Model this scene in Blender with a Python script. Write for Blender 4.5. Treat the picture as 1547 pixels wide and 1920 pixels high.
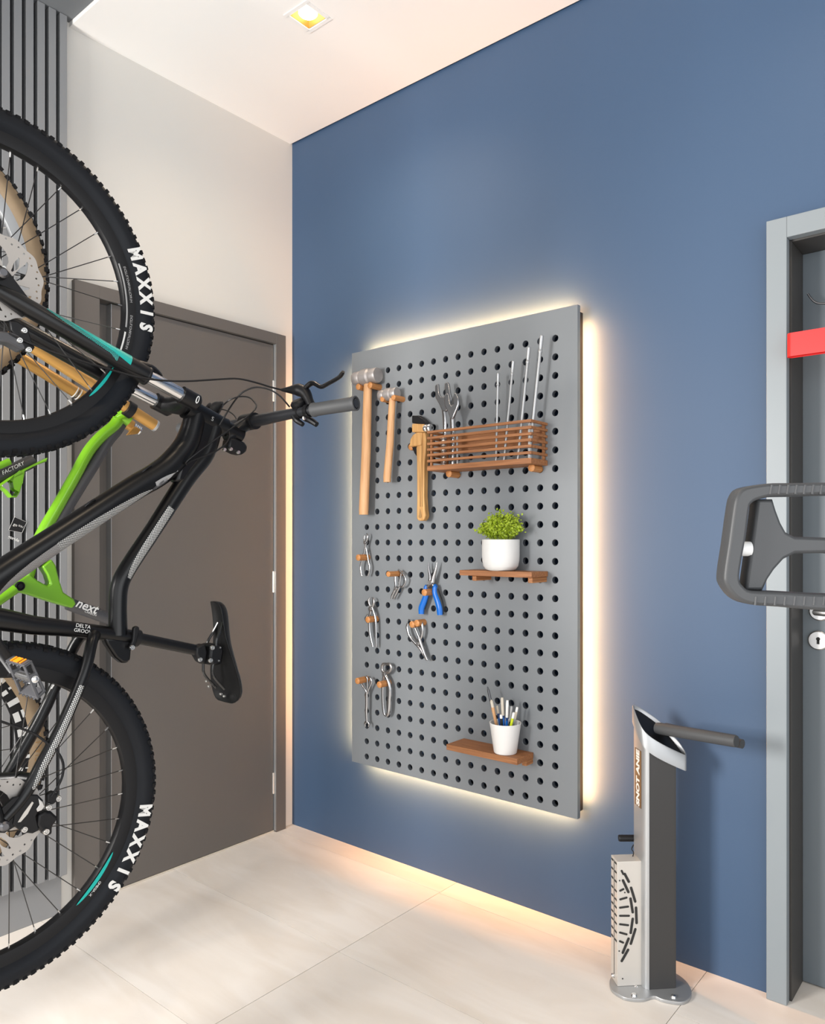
import bpy, bmesh, math, random
from mathutils import Vector, Matrix, noise
random.seed(7)
PI = math.pi
for o in list(bpy.data.objects): bpy.data.objects.remove(o)
sc = bpy.context.scene
COL = sc.collection

# ------------------------------------------------------------------ camera
CAM = Vector((2.5486, -2.2452, 1.2537))
YAW = math.atan2(.6377, .7703)
F = Vector((-math.sin(YAW), math.cos(YAW), 0)); R = Vector((math.cos(YAW), math.sin(YAW), 0)); U = Vector((0, 0, 1))
FPX, CX, CY = 1423.5, 773.5, 1013.0
cd = bpy.data.cameras.new('camera'); cam = bpy.data.objects.new('camera', cd); COL.objects.link(cam)
cam.location = CAM; cam.rotation_euler = (PI/2, 0, YAW)
cd.sensor_fit = 'HORIZONTAL'; cd.sensor_width = 36; cd.lens = FPX/1547*36
cd.shift_y = (CY-960)/1547; cd.clip_start = .02
sc.camera = cam

# ------------------------------------------------------------------ world, lights, exposure
sc.view_settings.view_transform = 'Standard'; sc.view_settings.look = 'None'
sc.view_settings.gamma = 1; sc.view_settings.use_curve_mapping = False
sc.view_settings.exposure = 0.0
wd = bpy.data.worlds.new('world'); sc.world = wd; wd.use_nodes = True
bgn = wd.node_tree.nodes['Background']; bgn.inputs[0].default_value = (.90, .95, 1, 1); bgn.inputs[1].default_value = .42

def area(name, loc, target, size, power, color, spread=180, sy=None):
    l = bpy.data.lights.new(name, 'AREA'); l.energy = power; l.color = color
    l.shape = 'RECTANGLE' if sy else 'SQUARE'; l.size = size
    if sy: l.size_y = sy
    l.spread = math.radians(spread)
    o = bpy.data.objects.new(name, l); COL.objects.link(o); o.location = loc
    o.rotation_euler = (Vector(target)-Vector(loc)).to_track_quat('-Z', 'Y').to_euler()
    return o
# daylight: unseen fill panels added to the right and rear, and a window behind on the left
area('fill_panel_right', (4.3, -2.3, 1.45), (0, -2.3, 1.45), 3.4, 72, (.97, .985, 1.0), sy=2.5)
area('fill_panel_rear', (2.6, -4.3, 1.45), (2.6, 0, 1.45), 3.2, 40, (.97, .985, 1.0), sy=2.5)
area('window_light_left', (.55, -3.5, 1.5), (1.5, -.1, 1.0), .7, 130, (1.0, .97, .93), sy=.9)
def spot(name, loc, power, deg=150, color=(1, .80, .58), r=.05, blend=1.0):
    l = bpy.data.lights.new(name, 'SPOT'); l.energy = power; l.color = color; l.spot_size = math.radians(deg)
    l.spot_blend = blend; l.shadow_soft_size = r
    o = bpy.data.objects.new(name, l); COL.objects.link(o); o.location = loc; return o
spot('downlight_beam', (.665, -.515, 2.985), 24)
spot('downlight_beam_right', (2.2, -.6, 2.975), 16)
spot('downlight_beam_rear', (1.6, -1.9, 2.99), 26)

# ------------------------------------------------------------------ helpers
def ray(px, py): return F + R*((px-CX)/FPX) - U*((py-CY)/FPX)
def on(px, py, ax, v):
    d = ray(px, py); t = (v-CAM[ax])/d[ax]; return CAM + d*t
WM = {}
def T(o): return WM.get(o.name, Matrix())
class MB:
    def __init__(s): s.v = []; s.f = []; s.m = []
    def add(s, vs, fs, mi=0):
        b = len(s.v); s.v += [Vector(x) for x in vs]; s.f += [[b+i for i in f] for f in fs]; s.m += [mi]*len(fs); return s
    def box(s, x0, x1, y0, y1, z0, z1, mi=0, Mx=None):
        vs = [Vector((x, y, z)) for z in (z0, z1) for y in (y0, y1) for x in (x0, x1)]
        if Mx: vs = [Mx @ v for v in vs]
        return s.add(vs, [(0, 2, 3, 1), (4, 5, 7, 6), (0, 1, 5, 4), (2, 6, 7, 3), (0, 4, 6, 2), (1, 3, 7, 5)], mi)
    def tube(s, pts, r, n=12, mi=0, caps=True, flat=None, ratio=1.0, closed=False):
        pts = [Vector(p) for p in pts]; k = len(pts)
        rs = list(r) if hasattr(r, '__len__') else [r]*k
        if len(rs) != k:
            rs = [rs[min(int(i/(k-1)*(len(rs)-1)), len(rs)-2)]*(1-((i/(k-1)*(len(rs)-1)) - min(int(i/(k-1)*(len(rs)-1)), len(rs)-2))) + rs[min(int(i/(k-1)*(len(rs)-1)), len(rs)-2)+1]*((i/(k-1)*(len(rs)-1)) - min(int(i/(k-1)*(len(rs)-1)), len(rs)-2)) for i in range(k)]
        tn = []
        for i in range(k):
            if closed: d = pts[(i+1) % k]-pts[i-1]
            else: d = pts[min(i+1, k-1)]-pts[max(i-1, 0)]
            tn.append(d.normalized() if d.length > 1e-9 else Vector((0, 0, 1)))
        ref = Vector(flat) if flat else (Vector((0, 0, 1)) if abs(tn[0].z) < .9 else Vector((1, 0, 0)))
        u = (ref - tn[0]*ref.dot(tn[0])).normalized()
        vs = []; fs = []
        for i in range(k):
            if flat: u2 = ref - tn[i]*ref.dot(tn[i])
            else: u2 = u - tn[i]*u.dot(tn[i])
            if u2.length > 1e-6: u = u2.normalized()
            w = tn[i].cross(u)
            for j in range(n):
                a = 2*PI*j/n; vs.append(pts[i] + u*(rs[i]*math.cos(a)*ratio) + w*(rs[i]*math.sin(a)))
        segs = k if closed else k-1
        for i in range(segs):
            for j in range(n):
                a = i*n+j; b = i*n+(j+1) % n; c = ((i+1) % k)*n+(j+1) % n; d = ((i+1) % k)*n+j
                fs.append((a, b, c, d))
        if caps and not closed:
            fs.append(tuple(range(n-1, -1, -1))); fs.append(tuple(range((k-1)*n, k*n)))
        return s.add(vs, fs, mi)
    def cyl(s, a, b, r, n=16, mi=0, r2=None): return s.tube([a, b], [r, r if r2 is None else r2], n, mi)
    def lathe(s, prof, o=(0, 0, 0), axis=(0, 0, 1), n=32, mi=0, closed=False, caps=False):
        """prof: list of (radius, height along axis)"""
        ax = Vector(axis).normalized(); o = Vector(o)
        e1 = ax.orthogonal().normalized(); e2 = ax.cross(e1)
        k = len(prof); vs = []; fs = []
        for (r_, h) in prof:
            for j in range(n):
                a = 2*PI*j/n; vs.append(o + ax*h + (e1*math.cos(a)+e2*math.sin(a))*r_)
        for i in range(k if closed else k-1):
            for j in range(n):
                i2 = (i+1) % k
                fs.append((i*n+j, i*n+(j+1) % n, i2*n+(j+1) % n, i2*n+j))
        if caps: fs.append(tuple(range(n-1, -1, -1))); fs.append(tuple(range((k-1)*n, k*n)))
        return s.add(vs, fs, mi)
    def sphere(s, c, r, n=12, mi=0, sc3=(1, 1, 1)):
        c = Vector(c); k = n//2
        vs = [c+Vector((0, 0, r*sc3[2]))]; fs = []
        for i in range(1, k):
            for j in range(n):
                t = PI*i/k; a = 2*PI*j/n
                vs.append(c+Vector((r*math.sin(t)*math.cos(a)*sc3[0], r*math.sin(t)*math.sin(a)*sc3[1], r*math.cos(t)*sc3[2])))
        vs.append(c-Vector((0, 0, r*sc3[2])))
        for j in range(n): fs.append((0, 1+j, 1+(j+1) % n))
        for i in range(k-2):
            for j in range(n): fs.append((1+i*n+j, 1+(i+1)*n+j, 1+(i+1)*n+(j+1) % n, 1+i*n+(j+1) % n))
        l = len(vs)-1
        for j in range(n): fs.append((l, 1+(k-2)*n+(j+1) % n, 1+(k-2)*n+j))
        return s.add(vs, fs, mi)
    def prism(s, pts, ext, mi=0):
        """polygon of 3-D points extruded by vector ext"""
        n = len(pts); e = Vector(ext); vs = [Vector(p) for p in pts]+[Vector(p)+e for p in pts]
        fs = [tuple(range(n-1, -1, -1)), tuple(range(n, 2*n))]+[(i, (i+1) % n, n+(i+1) % n, n+i) for i in range(n)]
        return s.add(vs, fs, mi)
    def curve(s, loops, thick, Mx, bevel=0.0, mi=0):
        """flat shape with holes (list of 2-D loops), extruded +-thick/2 about its plane"""
        cu = bpy.data.curves.new('tmp', 'CURVE'); cu.dimensions = '2D'; cu.fill_mode = 'BOTH'
        cu.extrude = max(thick/2-bevel, 0); cu.bevel_depth = bevel; cu.bevel_resolution = 1
        if bevel: cu.offset = -bevel
        for lp in loops:
            sp = cu.splines.new('POLY'); sp.points.add(len(lp)-1)
            for p, q in zip(sp.points, lp): p.co = (q[0], q[1], 0, 1)
            sp.use_cyclic_u = True
        return s._cv(cu, Mx, mi)
    def text(s, body, size, Mx, extrude=.0003, mi=0, bold=0.0, shear=0.0, spacing=1.0):
        cu = bpy.data.curves.new('tmp', 'FONT'); cu.body = body; cu.size = size; cu.extrude = extrude
        cu.align_x = 'CENTER'; cu.align_y = 'CENTER'; cu.offset = bold; cu.shear = shear; cu.space_character = spacing; cu.resolution_u = 3
        return s._cv(cu, Mx, mi)
    def _cv(s, cu, Mx, mi):
        o = bpy.data.objects.new('tmp', cu); me = bpy.data.meshes.new_from_object(o)
        s.add([Mx @ v.co for v in me.vertices], [tuple(p.vertices) for p in me.polygons], mi)
        bpy.data.objects.remove(o); bpy.data.meshes.remove(me); bpy.data.curves.remove(cu)
        return s
    def build(s, name, mat, parent=None, local=False, bevel=0, smooth=35, label=None, bseg=2, dedupe=False):
        me = bpy.data.meshes.new(name)
        inv = Matrix() if (local or parent is None) else T(parent).inverted()
        me.from_pydata([tuple(inv @ v) for v in s.v], [], s.f); me.update()
        for m_ in (mat if isinstance(mat, (list, tuple)) else [mat]): me.materials.append(m_)
        me.polygons.foreach_set('material_index', s.m)
        bm = bmesh.new(); bm.from_mesh(me)
        if dedupe: bmesh.ops.remove_doubles(bm, verts=bm.verts, dist=1e-5)
        bmesh.ops.recalc_face_normals(bm, faces=bm.faces); bm.to_mesh(me); bm.free()
        if smooth:
            me.polygons.foreach_set('use_smooth', [True]*len(me.polygons)); me.set_sharp_from_angle(angle=math.radians(smooth))
        o = bpy.data.objects.new(name, me); COL.objects.link(o)
        if parent is not None: o.parent = parent
        WM[o.name] = T(parent) if parent is not None else Matrix()
        if bevel:
            b = o.modifiers.new('bevel', 'BEVEL'); b.width = bevel; b.segments = bseg; b.limit_method = 'ANGLE'; b.angle_limit = math.radians(40)
        if label: o['label'] = label
        return o
def tag(o, label=None, cat=None, group=None, kind=None):
    if label: o['label'] = label
    if cat: o['category'] = cat
    if group: o['group'] = group
    if kind: o['kind'] = kind
    return o
def thing(name, loc, label, cat, group=None, rz=0):
    o = bpy.data.objects.new(name, None); COL.objects.link(o); o.location = loc; o.rotation_euler = (0, 0, rz); o.empty_display_size = .05
    WM[o.name] = Matrix.Translation(Vector(loc)) @ Matrix.Rotation(rz, 4, 'Z')
    return tag(o, label, cat, group)
def single(mb, name, mat, loc, label, cat, group=None, **k):
    """a thing that is one mesh, its origin at loc"""
    L = Vector(loc); mb.v = [v-L for v in mb.v]
    o = mb.build(name, mat, None, local=True, **k); o.location = L; WM[o.name] = Matrix.Translation(L)
    return tag(o, label, cat, group)
def cat_rom(pts, k=6, closed=False):
    P = [Vector(p) for p in pts]; n = len(P); out = []
    for i in range(n if closed else n-1):
        p0 = P[i-1] if (closed or i) else P[0]*2-P[1]; p1 = P[i]; p2 = P[(i+1) % n]
        p3 = P[(i+2) % n] if (closed or i+2 < n) else P[-1]*2-P[-2]
        for j in range(k):
            t = j/k
            out.append(.5*((2*p1)+(p2-p0)*t+(2*p0-5*p1+4*p2-p3)*t*t+(3*p1-p0-3*p2+p3)*t**3))
    if not closed: out.append(P[-1])
    return out
def frame(o, ex, ey, ez=None):
    ex = Vector(ex).normalized(); ey = Vector(ey).normalized(); ez = ex.cross(ey).normalized() if ez is None else Vector(ez)
    m = Matrix((ex, ey, ez)).transposed().to_4x4(); m.translation = Vector(o); return m

# ------------------------------------------------------------------ materials
def srgb(r, g, b):
    f = lambda c: (c/255/12.92) if c/255 <= .04045 else ((c/255+.055)/1.055)**2.4
    return (f(r), f(g), f(b), 1)
def mat(name, col, rough=.5, metal=0, var=0.0, vscale=8, bump=0.0, bscale=200, coat=0, spec=.5, stretch=None):
    m = bpy.data.materials.new(name); m.use_nodes = True; nt = m.node_tree; b = nt.nodes['Principled BSDF']
    b.inputs['Base Color'].default_value = col; b.inputs['Roughness'].default_value = rough; b.inputs['Metallic'].default_value = metal
    b.inputs['Specular IOR Level'].default_value = spec
    if coat: b.inputs['Coat Weight'].default_value = coat; b.inputs['Coat Roughness'].default_value = .15
    tc = nt.nodes.new('ShaderNodeTexCoord'); mp = nt.nodes.new('ShaderNodeMapping'); nt.links.new(tc.outputs['Object'], mp.inputs[0])
    if stretch: mp.inputs['Scale'].default_value = stretch
    if var:
        nz = nt.nodes.new('ShaderNodeTexNoise'); nz.inputs['Scale'].default_value = vscale; nz.inputs['Detail'].default_value = 5
        nt.links.new(mp.outputs[0], nz.inputs[0])
        mx = nt.nodes.new('ShaderNodeMix'); mx.data_type = 'RGBA'
        mx.inputs[6].default_value = tuple(max(0, c*(1-var)) for c in col[:3])+(1,); mx.inputs[7].default_value = tuple(min(1, c*(1+var)) for c in col[:3])+(1,)
        nt.links.new(nz.outputs[0], mx.inputs[0]); nt.links.new(mx.outputs[2], b.inputs['Base Color'])
        rr = nt.nodes.new('ShaderNodeMapRange'); rr.inputs[3].default_value = max(.03, rough-.06); rr.inputs[4].default_value = min(1, rough+.06)
        nt.links.new(nz.outputs[0], rr.inputs[0]); nt.links.new(rr.outputs[0], b.inputs['Roughness'])
    if bump:
        n2 = nt.nodes.new('ShaderNodeTexNoise'); n2.inputs['Scale'].default_value = bscale; n2.inputs['Detail'].default_value = 3
        nt.links.new(mp.outputs[0], n2.inputs[0]); bp = nt.nodes.new('ShaderNodeBump'); bp.inputs['Strength'].default_value = bump; bp.inputs['Distance'].default_value = .002
        nt.links.new(n2.outputs[0], bp.inputs['Height']); nt.links.new(bp.outputs[0], b.inputs['Normal'])
    return m
def wood(name, c1, c2, axis='Z', scale=60, rough=.55):
    m = bpy.data.materials.new(name); m.use_nodes = True; nt = m.node_tree; b = nt.nodes['Principled BSDF']; b.inputs['Roughness'].default_value = rough
    tc = nt.nodes.new('ShaderNodeTexCoord'); mp = nt.nodes.new('ShaderNodeMapping'); nt.links.new(tc.outputs['Object'], mp.inputs[0])
    mp.inputs['Scale'].default_value = {'X': (.04, 1, 1), 'Y': (1, .04, 1), 'Z': (1, 1, .04)}[axis]
    nz = nt.nodes.new('ShaderNodeTexNoise'); nz.inputs['Scale'].default_value = scale*3; nz.inputs['Detail'].default_value = 6; nz.inputs['Distortion'].default_value = .6
    nt.links.new(mp.outputs[0], nz.inputs[0])
    cr = nt.nodes.new('ShaderNodeValToRGB'); cr.color_ramp.elements[0].position = .35; cr.color_ramp.elements[1].position = .65
    cr.color_ramp.elements[0].color = c1; cr.color_ramp.elements[1].color = c2
    nt.links.new(nz.outputs[0], cr.inputs[0]); nt.links.new(cr.outputs[0], b.inputs['Base Color'])
    bp = nt.nodes.new('ShaderNodeBump'); bp.inputs['Strength'].default_value = .15; bp.inputs['Distance'].default_value = .001
    nt.links.new(nz.outputs[0], bp.inputs['Height']); nt.links.new(bp.outputs[0], b.inputs['Normal'])
    return m
def emit(name, col, s):
    m = bpy.data.materials.new(name); m.use_nodes = True; b = m.node_tree.nodes['Principled BSDF']
    b.inputs['Base Color'].default_value = col; b.inputs['Emission Color'].default_value = col; b.inputs['Emission Strength'].default_value = s; return m
M = dict(
    blue=mat('blue_paint', (.041, .083, .160, 1), .6, var=.05, vscale=1.3, bump=.06, bscale=260),
    white=mat('warm_white_paint', (.66, .64, .60, 1), .7, var=.02, vscale=2, bump=.04),
    ceil=mat('ceiling_paint', (.86, .84, .81, 1), .8, var=.015, vscale=2),
    greyceil=mat('grey_ceiling_paint', (.14, .15, .16, 1), .7, var=.03),
    taupe=mat('taupe_laminate', (.125, .112, .102, 1), .5, var=.05, vscale=2, stretch=(1, 1, .2)),
    door2=mat('grey_lacquer', (.235, .265, .285, 1), .42, var=.04, vscale=3),
    slat=mat('slat_grey_lacquer', (.25, .255, .262, 1), .38, var=.05, vscale=4, stretch=(1, 1, .1)),
    black=mat('gap_black', (.006, .006, .008, 1), .7),
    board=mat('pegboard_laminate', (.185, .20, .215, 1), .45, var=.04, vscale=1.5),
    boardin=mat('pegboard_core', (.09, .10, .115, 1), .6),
    tread=mat('tread_rubber', (.008, .008, .009, 1), .75, var=.2, vscale=60, bump=.2, spec=.15),
    tyre=mat('tyre_rubber', (.006, .0075, .0105, 1), .58, var=.15, vscale=12, spec=.22),
    tan=mat('tan_sidewall', (.22, .155, .09, 1), .6, var=.15, vscale=30),
    rim=mat('rim_black', (.006, .006, .007, 1), .4, var=.1, spec=.25),
    frame=mat('frame_black', (.0035, .0035, .004, 1), .32, var=.1, vscale=6, spec=.35),
    bar=mat('bar_black', (.014, .015, .018, 1), .38),
    blk=mat('black_plastic', (.006, .006, .007, 1), .42, var=.1, spec=.3),
    saddle=mat('saddle_vinyl', (.004, .004, .0045, 1), .4, spec=.35),
    grip=mat('grip_rubber', (.050, .052, .055, 1), .6, bump=.15, bscale=600),
    chrome=mat('chrome', (.80, .80, .80, 1), .16, 1), steel=mat('brushed_steel', (.62, .61, .60, 1), .32, 1, var=.08, vscale=40),
    darksteel=mat('dark_steel', (.16, .16, .17, 1), .35, 1), bolt=mat('silver_bolt', (.75, .74, .72, 1), .3, 1),
    toolchrome=mat('tool_chrome', (.40, .40, .41, 1), .22, 1), toolsteel=mat('tool_steel', (.34, .33, .33, 1), .35, 1, var=.1, vscale=60),
    jamb=mat('shaded_jamb', (.045, .042, .039, 1), .5), leaf2=mat('door_leaf_grey', (.13, .155, .175, 1), .42, var=.04, vscale=3),  # shade of the door reveal put into a darker jamb colour
    railblk=mat('rail_black', (.02, .02, .02, 1), .15),
    spoke=mat('spoke_black', (.02, .018, .017, 1), .35),
    rotor=mat('rotor_steel', (.42, .395, .37, 1), .5, .3, var=.05, vscale=50),
    cast=mat('forged_head_steel', (.42, .39, .38, 1), .5, .7, var=.22, vscale=30, bump=.2),
    gold=mat('gold_anodised', (.55, .30, .085, 1), .36, .55, var=.08),
    green=mat('lime_paint', (.155, .39, .010, 1), .3, coat=.4, var=.03), dgrey=mat('graphite_paint', (.06, .06, .065, 1), .4),
    teal=mat('teal_decal', (.0, .42, .37, 1), .4), print=mat('white_print', (.75, .75, .73, 1), .5), silverp=mat('silver_print', (.34, .34, .34, 1), .4),
    orangep=mat('orange_reflector', (.95, .28, .01, 1), .3), tanprint=mat('brown_print', (.30, .17, .06, 1), .5),
    alu=mat('aluminium', (.44, .45, .46, 1), .42, .7, var=.04), sheet=mat('light_sheet_steel', (.58, .55, .51, 1), .42, .35, var=.04, vscale=6),
    anth=mat('anthracite_panel', (.034, .033, .033, 1), .4), slot=mat('slot_dark', (.02, .019, .018, 1), .8),
    brassl=mat('brown_label', (.15, .075, .025, 1), .45), handle=mat('moulded_grey_plastic', (.05, .052, .055, 1), .48, var=.06, vscale=30, bump=.08, bscale=900),
    red=mat('red_band', (.80, .012, .012, 1), .45), wpl=mat('white_ceramic', (.70, .70, .69, 1), .45, var=.03, vscale=30), cup=mat('white_cup', (.82, .82, .81, 1), .35),
    leaf=mat('leaf_green', (.31, .42, .02, 1), .5, var=.45, vscale=120), soil=mat('soil', (.03, .02, .012, 1), .9, bump=.5),
    bplas=mat('blue_plastic', (.0, .12, .50, 1), .35), bblack=mat('blue_black_rubber', (.01, .012, .015, 1), .5),
    yel=mat('yellow_green_plastic', (.60, .70, .02, 1), .4), beige=mat('beige_plastic', (.62, .56, .47, 1), .4), navy=mat('navy_plastic', (.015, .05, .18, 1), .35),
    hick=wood('hickory', (.52, .27, .12, 1), (.66, .38, .19, 1)), hick2=wood('ash_wood', (.40, .20, .06, 1), (.58, .33, .12, 1)),
    teakx=wood('teak_x', (.23, .088, .030, 1), (.37, .155, .058, 1), 'X'), teaky=wood('teak_y', (.26, .10, .033, 1), (.42, .18, .065, 1), 'Y'),
    pegw=wood('peg_wood', (.40, .16, .045, 1), (.55, .25, .085, 1), 'Y'),
    lamp=emit('lamp_glow', (1, .86, .62, 1), 8), led=emit('led_strip', (1, .60, .28, 1), 10), goldrefl=mat('gold_reflector', (.42, .25, .06, 1), .45, .3),
    whitep=mat('white_plastic', (.85, .84, .82, 1), .3),
)
def floor_mat():
    m = bpy.data.materials.new('cream_stone'); m.use_nodes = True; nt = m.node_tree; b = nt.nodes['Principled BSDF']
    b.inputs['Roughness'].default_value = .36; b.inputs['Specular IOR Level'].default_value = .4
    tc = nt.nodes.new('ShaderNodeTexCoord'); mp = nt.nodes.new('ShaderNodeMapping'); nt.links.new(tc.outputs['Object'], mp.inputs[0])
    oi = nt.nodes.new('ShaderNodeObjectInfo')
    mp.inputs['Rotation'].default_value = (0, 0, .7); mp.inputs['Scale'].default_value = (1.2, 5, 1)
    cb = nt.nodes.new('ShaderNodeCombineXYZ'); ml = nt.nodes.new('ShaderNodeMath'); ml.operation = 'MULTIPLY'; ml.inputs[1].default_value = 37
    nt.links.new(oi.outputs['Random'], ml.inputs[0]); nt.links.new(ml.outputs[0], cb.inputs[0]); nt.links.new(ml.outputs[0], cb.inputs[2]); nt.links.new(cb.outputs[0], mp.inputs['Location'])
    nz = nt.nodes.new('ShaderNodeTexNoise'); nz.inputs['Scale'].default_value = 1.6; nz.inputs['Detail'].default_value = 7; nz.inputs['Roughness'].default_value = .55; nz.inputs['Distortion'].default_value = .8
    nt.links.new(mp.outputs[0], nz.inputs[0])
    cr = nt.nodes.new('ShaderNodeValToRGB'); e = cr.color_ramp.elements
    e[0].position = .3; e[0].color = (.71, .645, .575, 1); e[1].position = .62; e[1].color = (.79, .74, .685, 1)
    nt.links.new(nz.outputs[0], cr.inputs[0])
    hs = nt.nodes.new('ShaderNodeHueSaturation'); mr = nt.nodes.new('ShaderNodeMapRange'); mr.inputs[3].default_value = .94; mr.inputs[4].default_value = 1.04
    nt.links.new(oi.outputs['Random'], mr.inputs[0]); nt.links.new(mr.outputs[0], hs.inputs['Value']); nt.links.new(cr.outputs[0], hs.inputs['Color']); nt.links.new(hs.outputs[0], b.inputs['Base Color'])
    return m
M['tile'] = floor_mat(); M['grout'] = mat('grout', (.62, .57, .51, 1), .8)

def decal_mat(name, kind, col, base):
    """printed pattern in the patch's own UV (u along the tube, v around it), on the tube's base colour"""
    m = bpy.data.materials.new(name); m.use_nodes = True; nt = m.node_tree; b = nt.nodes['Principled BSDF']; b.inputs['Roughness'].default_value = .35
    L = nt.links.new
    def math_(op, a=None, b_=None, v=None):
        n = nt.nodes.new('ShaderNodeMath'); n.operation = op
        for i, x in ((0, a), (1, b_)):
            if x is None: continue
            if isinstance(x, (int, float)): n.inputs[i].default_value = x
            else: L(x, n.inputs[i])
        return n.outputs[0]
    uv = nt.nodes.new('ShaderNodeUVMap'); sp = nt.nodes.new('ShaderNodeSeparateXYZ'); L(uv.outputs[0], sp.inputs[0])
    u, v = sp.outputs[0], sp.outputs[1]
    a = math_('ADD', u, v); c = math_('SUBTRACT', u, v)
    s1 = math_('ABSOLUTE', math_('SINE', math_('MULTIPLY', a, 560 if kind == 'net' else 760))); s2 = math_('ABSOLUTE', math_('SINE', math_('MULTIPLY', c, 560 if kind == 'net' else 760)))
    mn = math_('MINIMUM', s1, s2)
    if kind == 'net': fac = math_('GREATER_THAN', math_('MINIMUM', s1, s2), .50)
    elif kind == 'dots': fac = math_('GREATER_THAN', math_('MULTIPLY', s1, s2), .55)
    else: fac = math_('LESS_THAN', math_('MULTIPLY', s1, s2), .60)
    mx = nt.nodes.new('ShaderNodeMix'); mx.data_type = 'RGBA'; mx.inputs[6].default_value = base; mx.inputs[7].default_value = col
    L(fac, mx.inputs[0]); L(mx.outputs[2], b.inputs['Base Color'])
    return m
M['net'] = decal_mat('silver_net_print', 'net', (.62, .62, .60, 1), (.008, .008, .009, 1))
M['dots'] = decal_mat('silver_perforated_print', 'perf', (.30, .29, .285, 1), (.01, .01, .01, 1))
M['tealdots'] = decal_mat('teal_dot_print', 'dots', (.02, .62, .55, 1), (.008, .008, .009, 1))

# ------------------------------------------------------------------ setting
def struct(name, mb, m, parent=None, **k):
    o = mb.build(name, m, parent, **k)
    if parent is None: o['kind'] = 'structure'
    return o
H = 3.0
struct('floor', MB().box(-.15, 4.4, -4.4, .35, -.08, -.012), M['grout'])
FL = bpy.data.objects['floor']
cols = [(0.0, .90, -.10), (.90, 1.80, -.107), (1.80, 2.70, -.25), (2.70, 3.6, -.10), (3.6, 4.4, -.3)]
for (xa, xb, y0) in cols:
    ys = [.2]; y = y0
    while y > -4.35: ys.append(y); y -= .5
    ys.append(-4.4)
    for ya, yb in zip(ys, ys[1:]):
        g = .0009; cx_, cy_ = (xa+xb)/2, (ya+yb)/2
        mb = MB().box(xa+g-cx_, xb-g-cx_, yb+g-cy_, ya-g-cy_, -.012, 0)
        t = mb.build('tile', M['tile'], FL, local=True); t.location = (cx_, cy_, 0)
wl = MB().box(-.15, 0, -2.3, -.965, 0, 3.06).box(-.15, 0, -.07, .0, 0, 3.06).box(-.15, 0, -.965, -.07, 2.12, 3.06)
struct('wall_left', wl, M['white'])
# slatted cladding on the left wall
tr = struct('trim_1', MB().box(.0005, .006, -2.28, -1.022, .132, 3.014), M['black'])
for i in range(35):
    y = -1.021-.0366*i
    MB().box(.006, .030, y-.0238, y, .132, 3.014).build('slat', M['slat'], tr, bevel=.001, bseg=1)
struct('baseboard_left', MB().box(.0005, .015, -2.28, -1.034, 0, .1315), M['slat'], bevel=.001)
# blue wall with opening for the right-hand door
struct('wall_back', MB().box(-.15, 1.985, 0, .25, 0, 3.06).box(2.93, 4.4, 0, .25, 0, 3.06).box(1.985, 2.93, 0, .25, 2.115, 3.06), M['blue'])
# ceilings: white plasterboard with a square cut-out, grey one beyond
dx0, dx1, dy0, dy1 = .622, .708, -.562, -.471
wc = MB().box(-.0, dx0, -1.0, -.010, H, 3.05).box(dx1, 4.4, -1.0, -.010, H, 3.05).box(dx0, dx1, -1.0, dy0, H, 3.05).box(dx0, dx1, dy1, -.010, H, 3.05)
struct('ceiling', wc, M['ceil'], smooth=0)
struct('shadow_gap_strip', MB().box(0, 4.4, -.0105, -.0005, 3.012, 3.05), M['black'])  # black strip stands in for the shade in the ceiling gap
struct('ceiling_grey', MB().box(0, 4.4, -4.4, -1.001, 3.015, 3.06), M['greyceil'])
# door on the left wall
d1 = bpy.data.objects.new('door_1', None); COL.objects.link(d1); d1['kind'] = 'structure'; d1.location = (0, -.52, 0); WM['door_1'] = Matrix.Translation((0, -.52, 0))
fr = MB().box(-.10, .02, -.991, -.901, 0, 2.142).box(-.10, .02, -.108, -.054, 0, 2.142).box(-.10, .02, -.901, -.108, 2.097, 2.142)
fr.build('door_frame', M['taupe'], d1, bevel=.0012)
MB().box(-.045, .005, -.849, -.112, .008, 2.093).build('door_leaf', M['taupe'], d1, bevel=.001)
MB().box(-.045, -.028, -.8995, -.8495, .008, 2.093).build('pull_groove', M['taupe'], d1)
MB().box(-.028, .0052, -.8515, -.849, .008, 2.093).build('lit_groove_edge', M['alu'], d1)  # pale metal face stands in for light on the groove wall
MB().box(.000, .0185, -.1095, -.1078, .008, 2.095).build('lit_reveal_strip', M['alu'], d1)  # pale metal face stands in for the brightly lit reveal
MB().box(-.1, .006, -.90, -.108, 0.0005, .006).build('threshold', M['beige'], d1)
for z in (1.895, 1.075, .21):
    MB().cyl((.006, -.1125, z-.045), (.006, -.1125, z+.045), .0045, 10).build('hinge', M['bolt'], d1)
# door in the blue wall
d2 = bpy.data.objects.new('door_2', None); COL.objects.link(d2); d2['kind'] = 'structure'; d2.location = (2.45, 0, 0); WM['door_2'] = Matrix.Translation((2.45, 0, 0))
fr = MB().box(1.97, 2.0215, -.03, -.001, 0.0005, 2.125).box(2.895, 2.946, -.03, -.001, 0.0005, 2.125).box(2.0215, 2.895, -.03, -.001, 2.069, 2.125)
fr.build('door_frame', M['door2'], d2, bevel=.0015)
MB().box(1.986, 2.0275, .0, .20, 0.0005, 2.069).box(2.888, 2.929, .0, .20, .0005, 2.069).box(2.0275, 2.888, .0, .20, 2.064, 2.114).build('jamb', M['jamb'], d2, bevel=.001)
MB().box(2.0275, 2.888, .12, .16, .004, 2.064).build('door_leaf', M['leaf2'], d2, bevel=.001)
e = on(1534, 1201, 1, .112)
MB().lathe([(0, -.0075), (.024, -.0075), (.027, -.005), (.027, .0)], (e.x, .1195, e.z), (0, 1, 0), 28).build('key_rose', M['steel'], d2)
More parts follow.
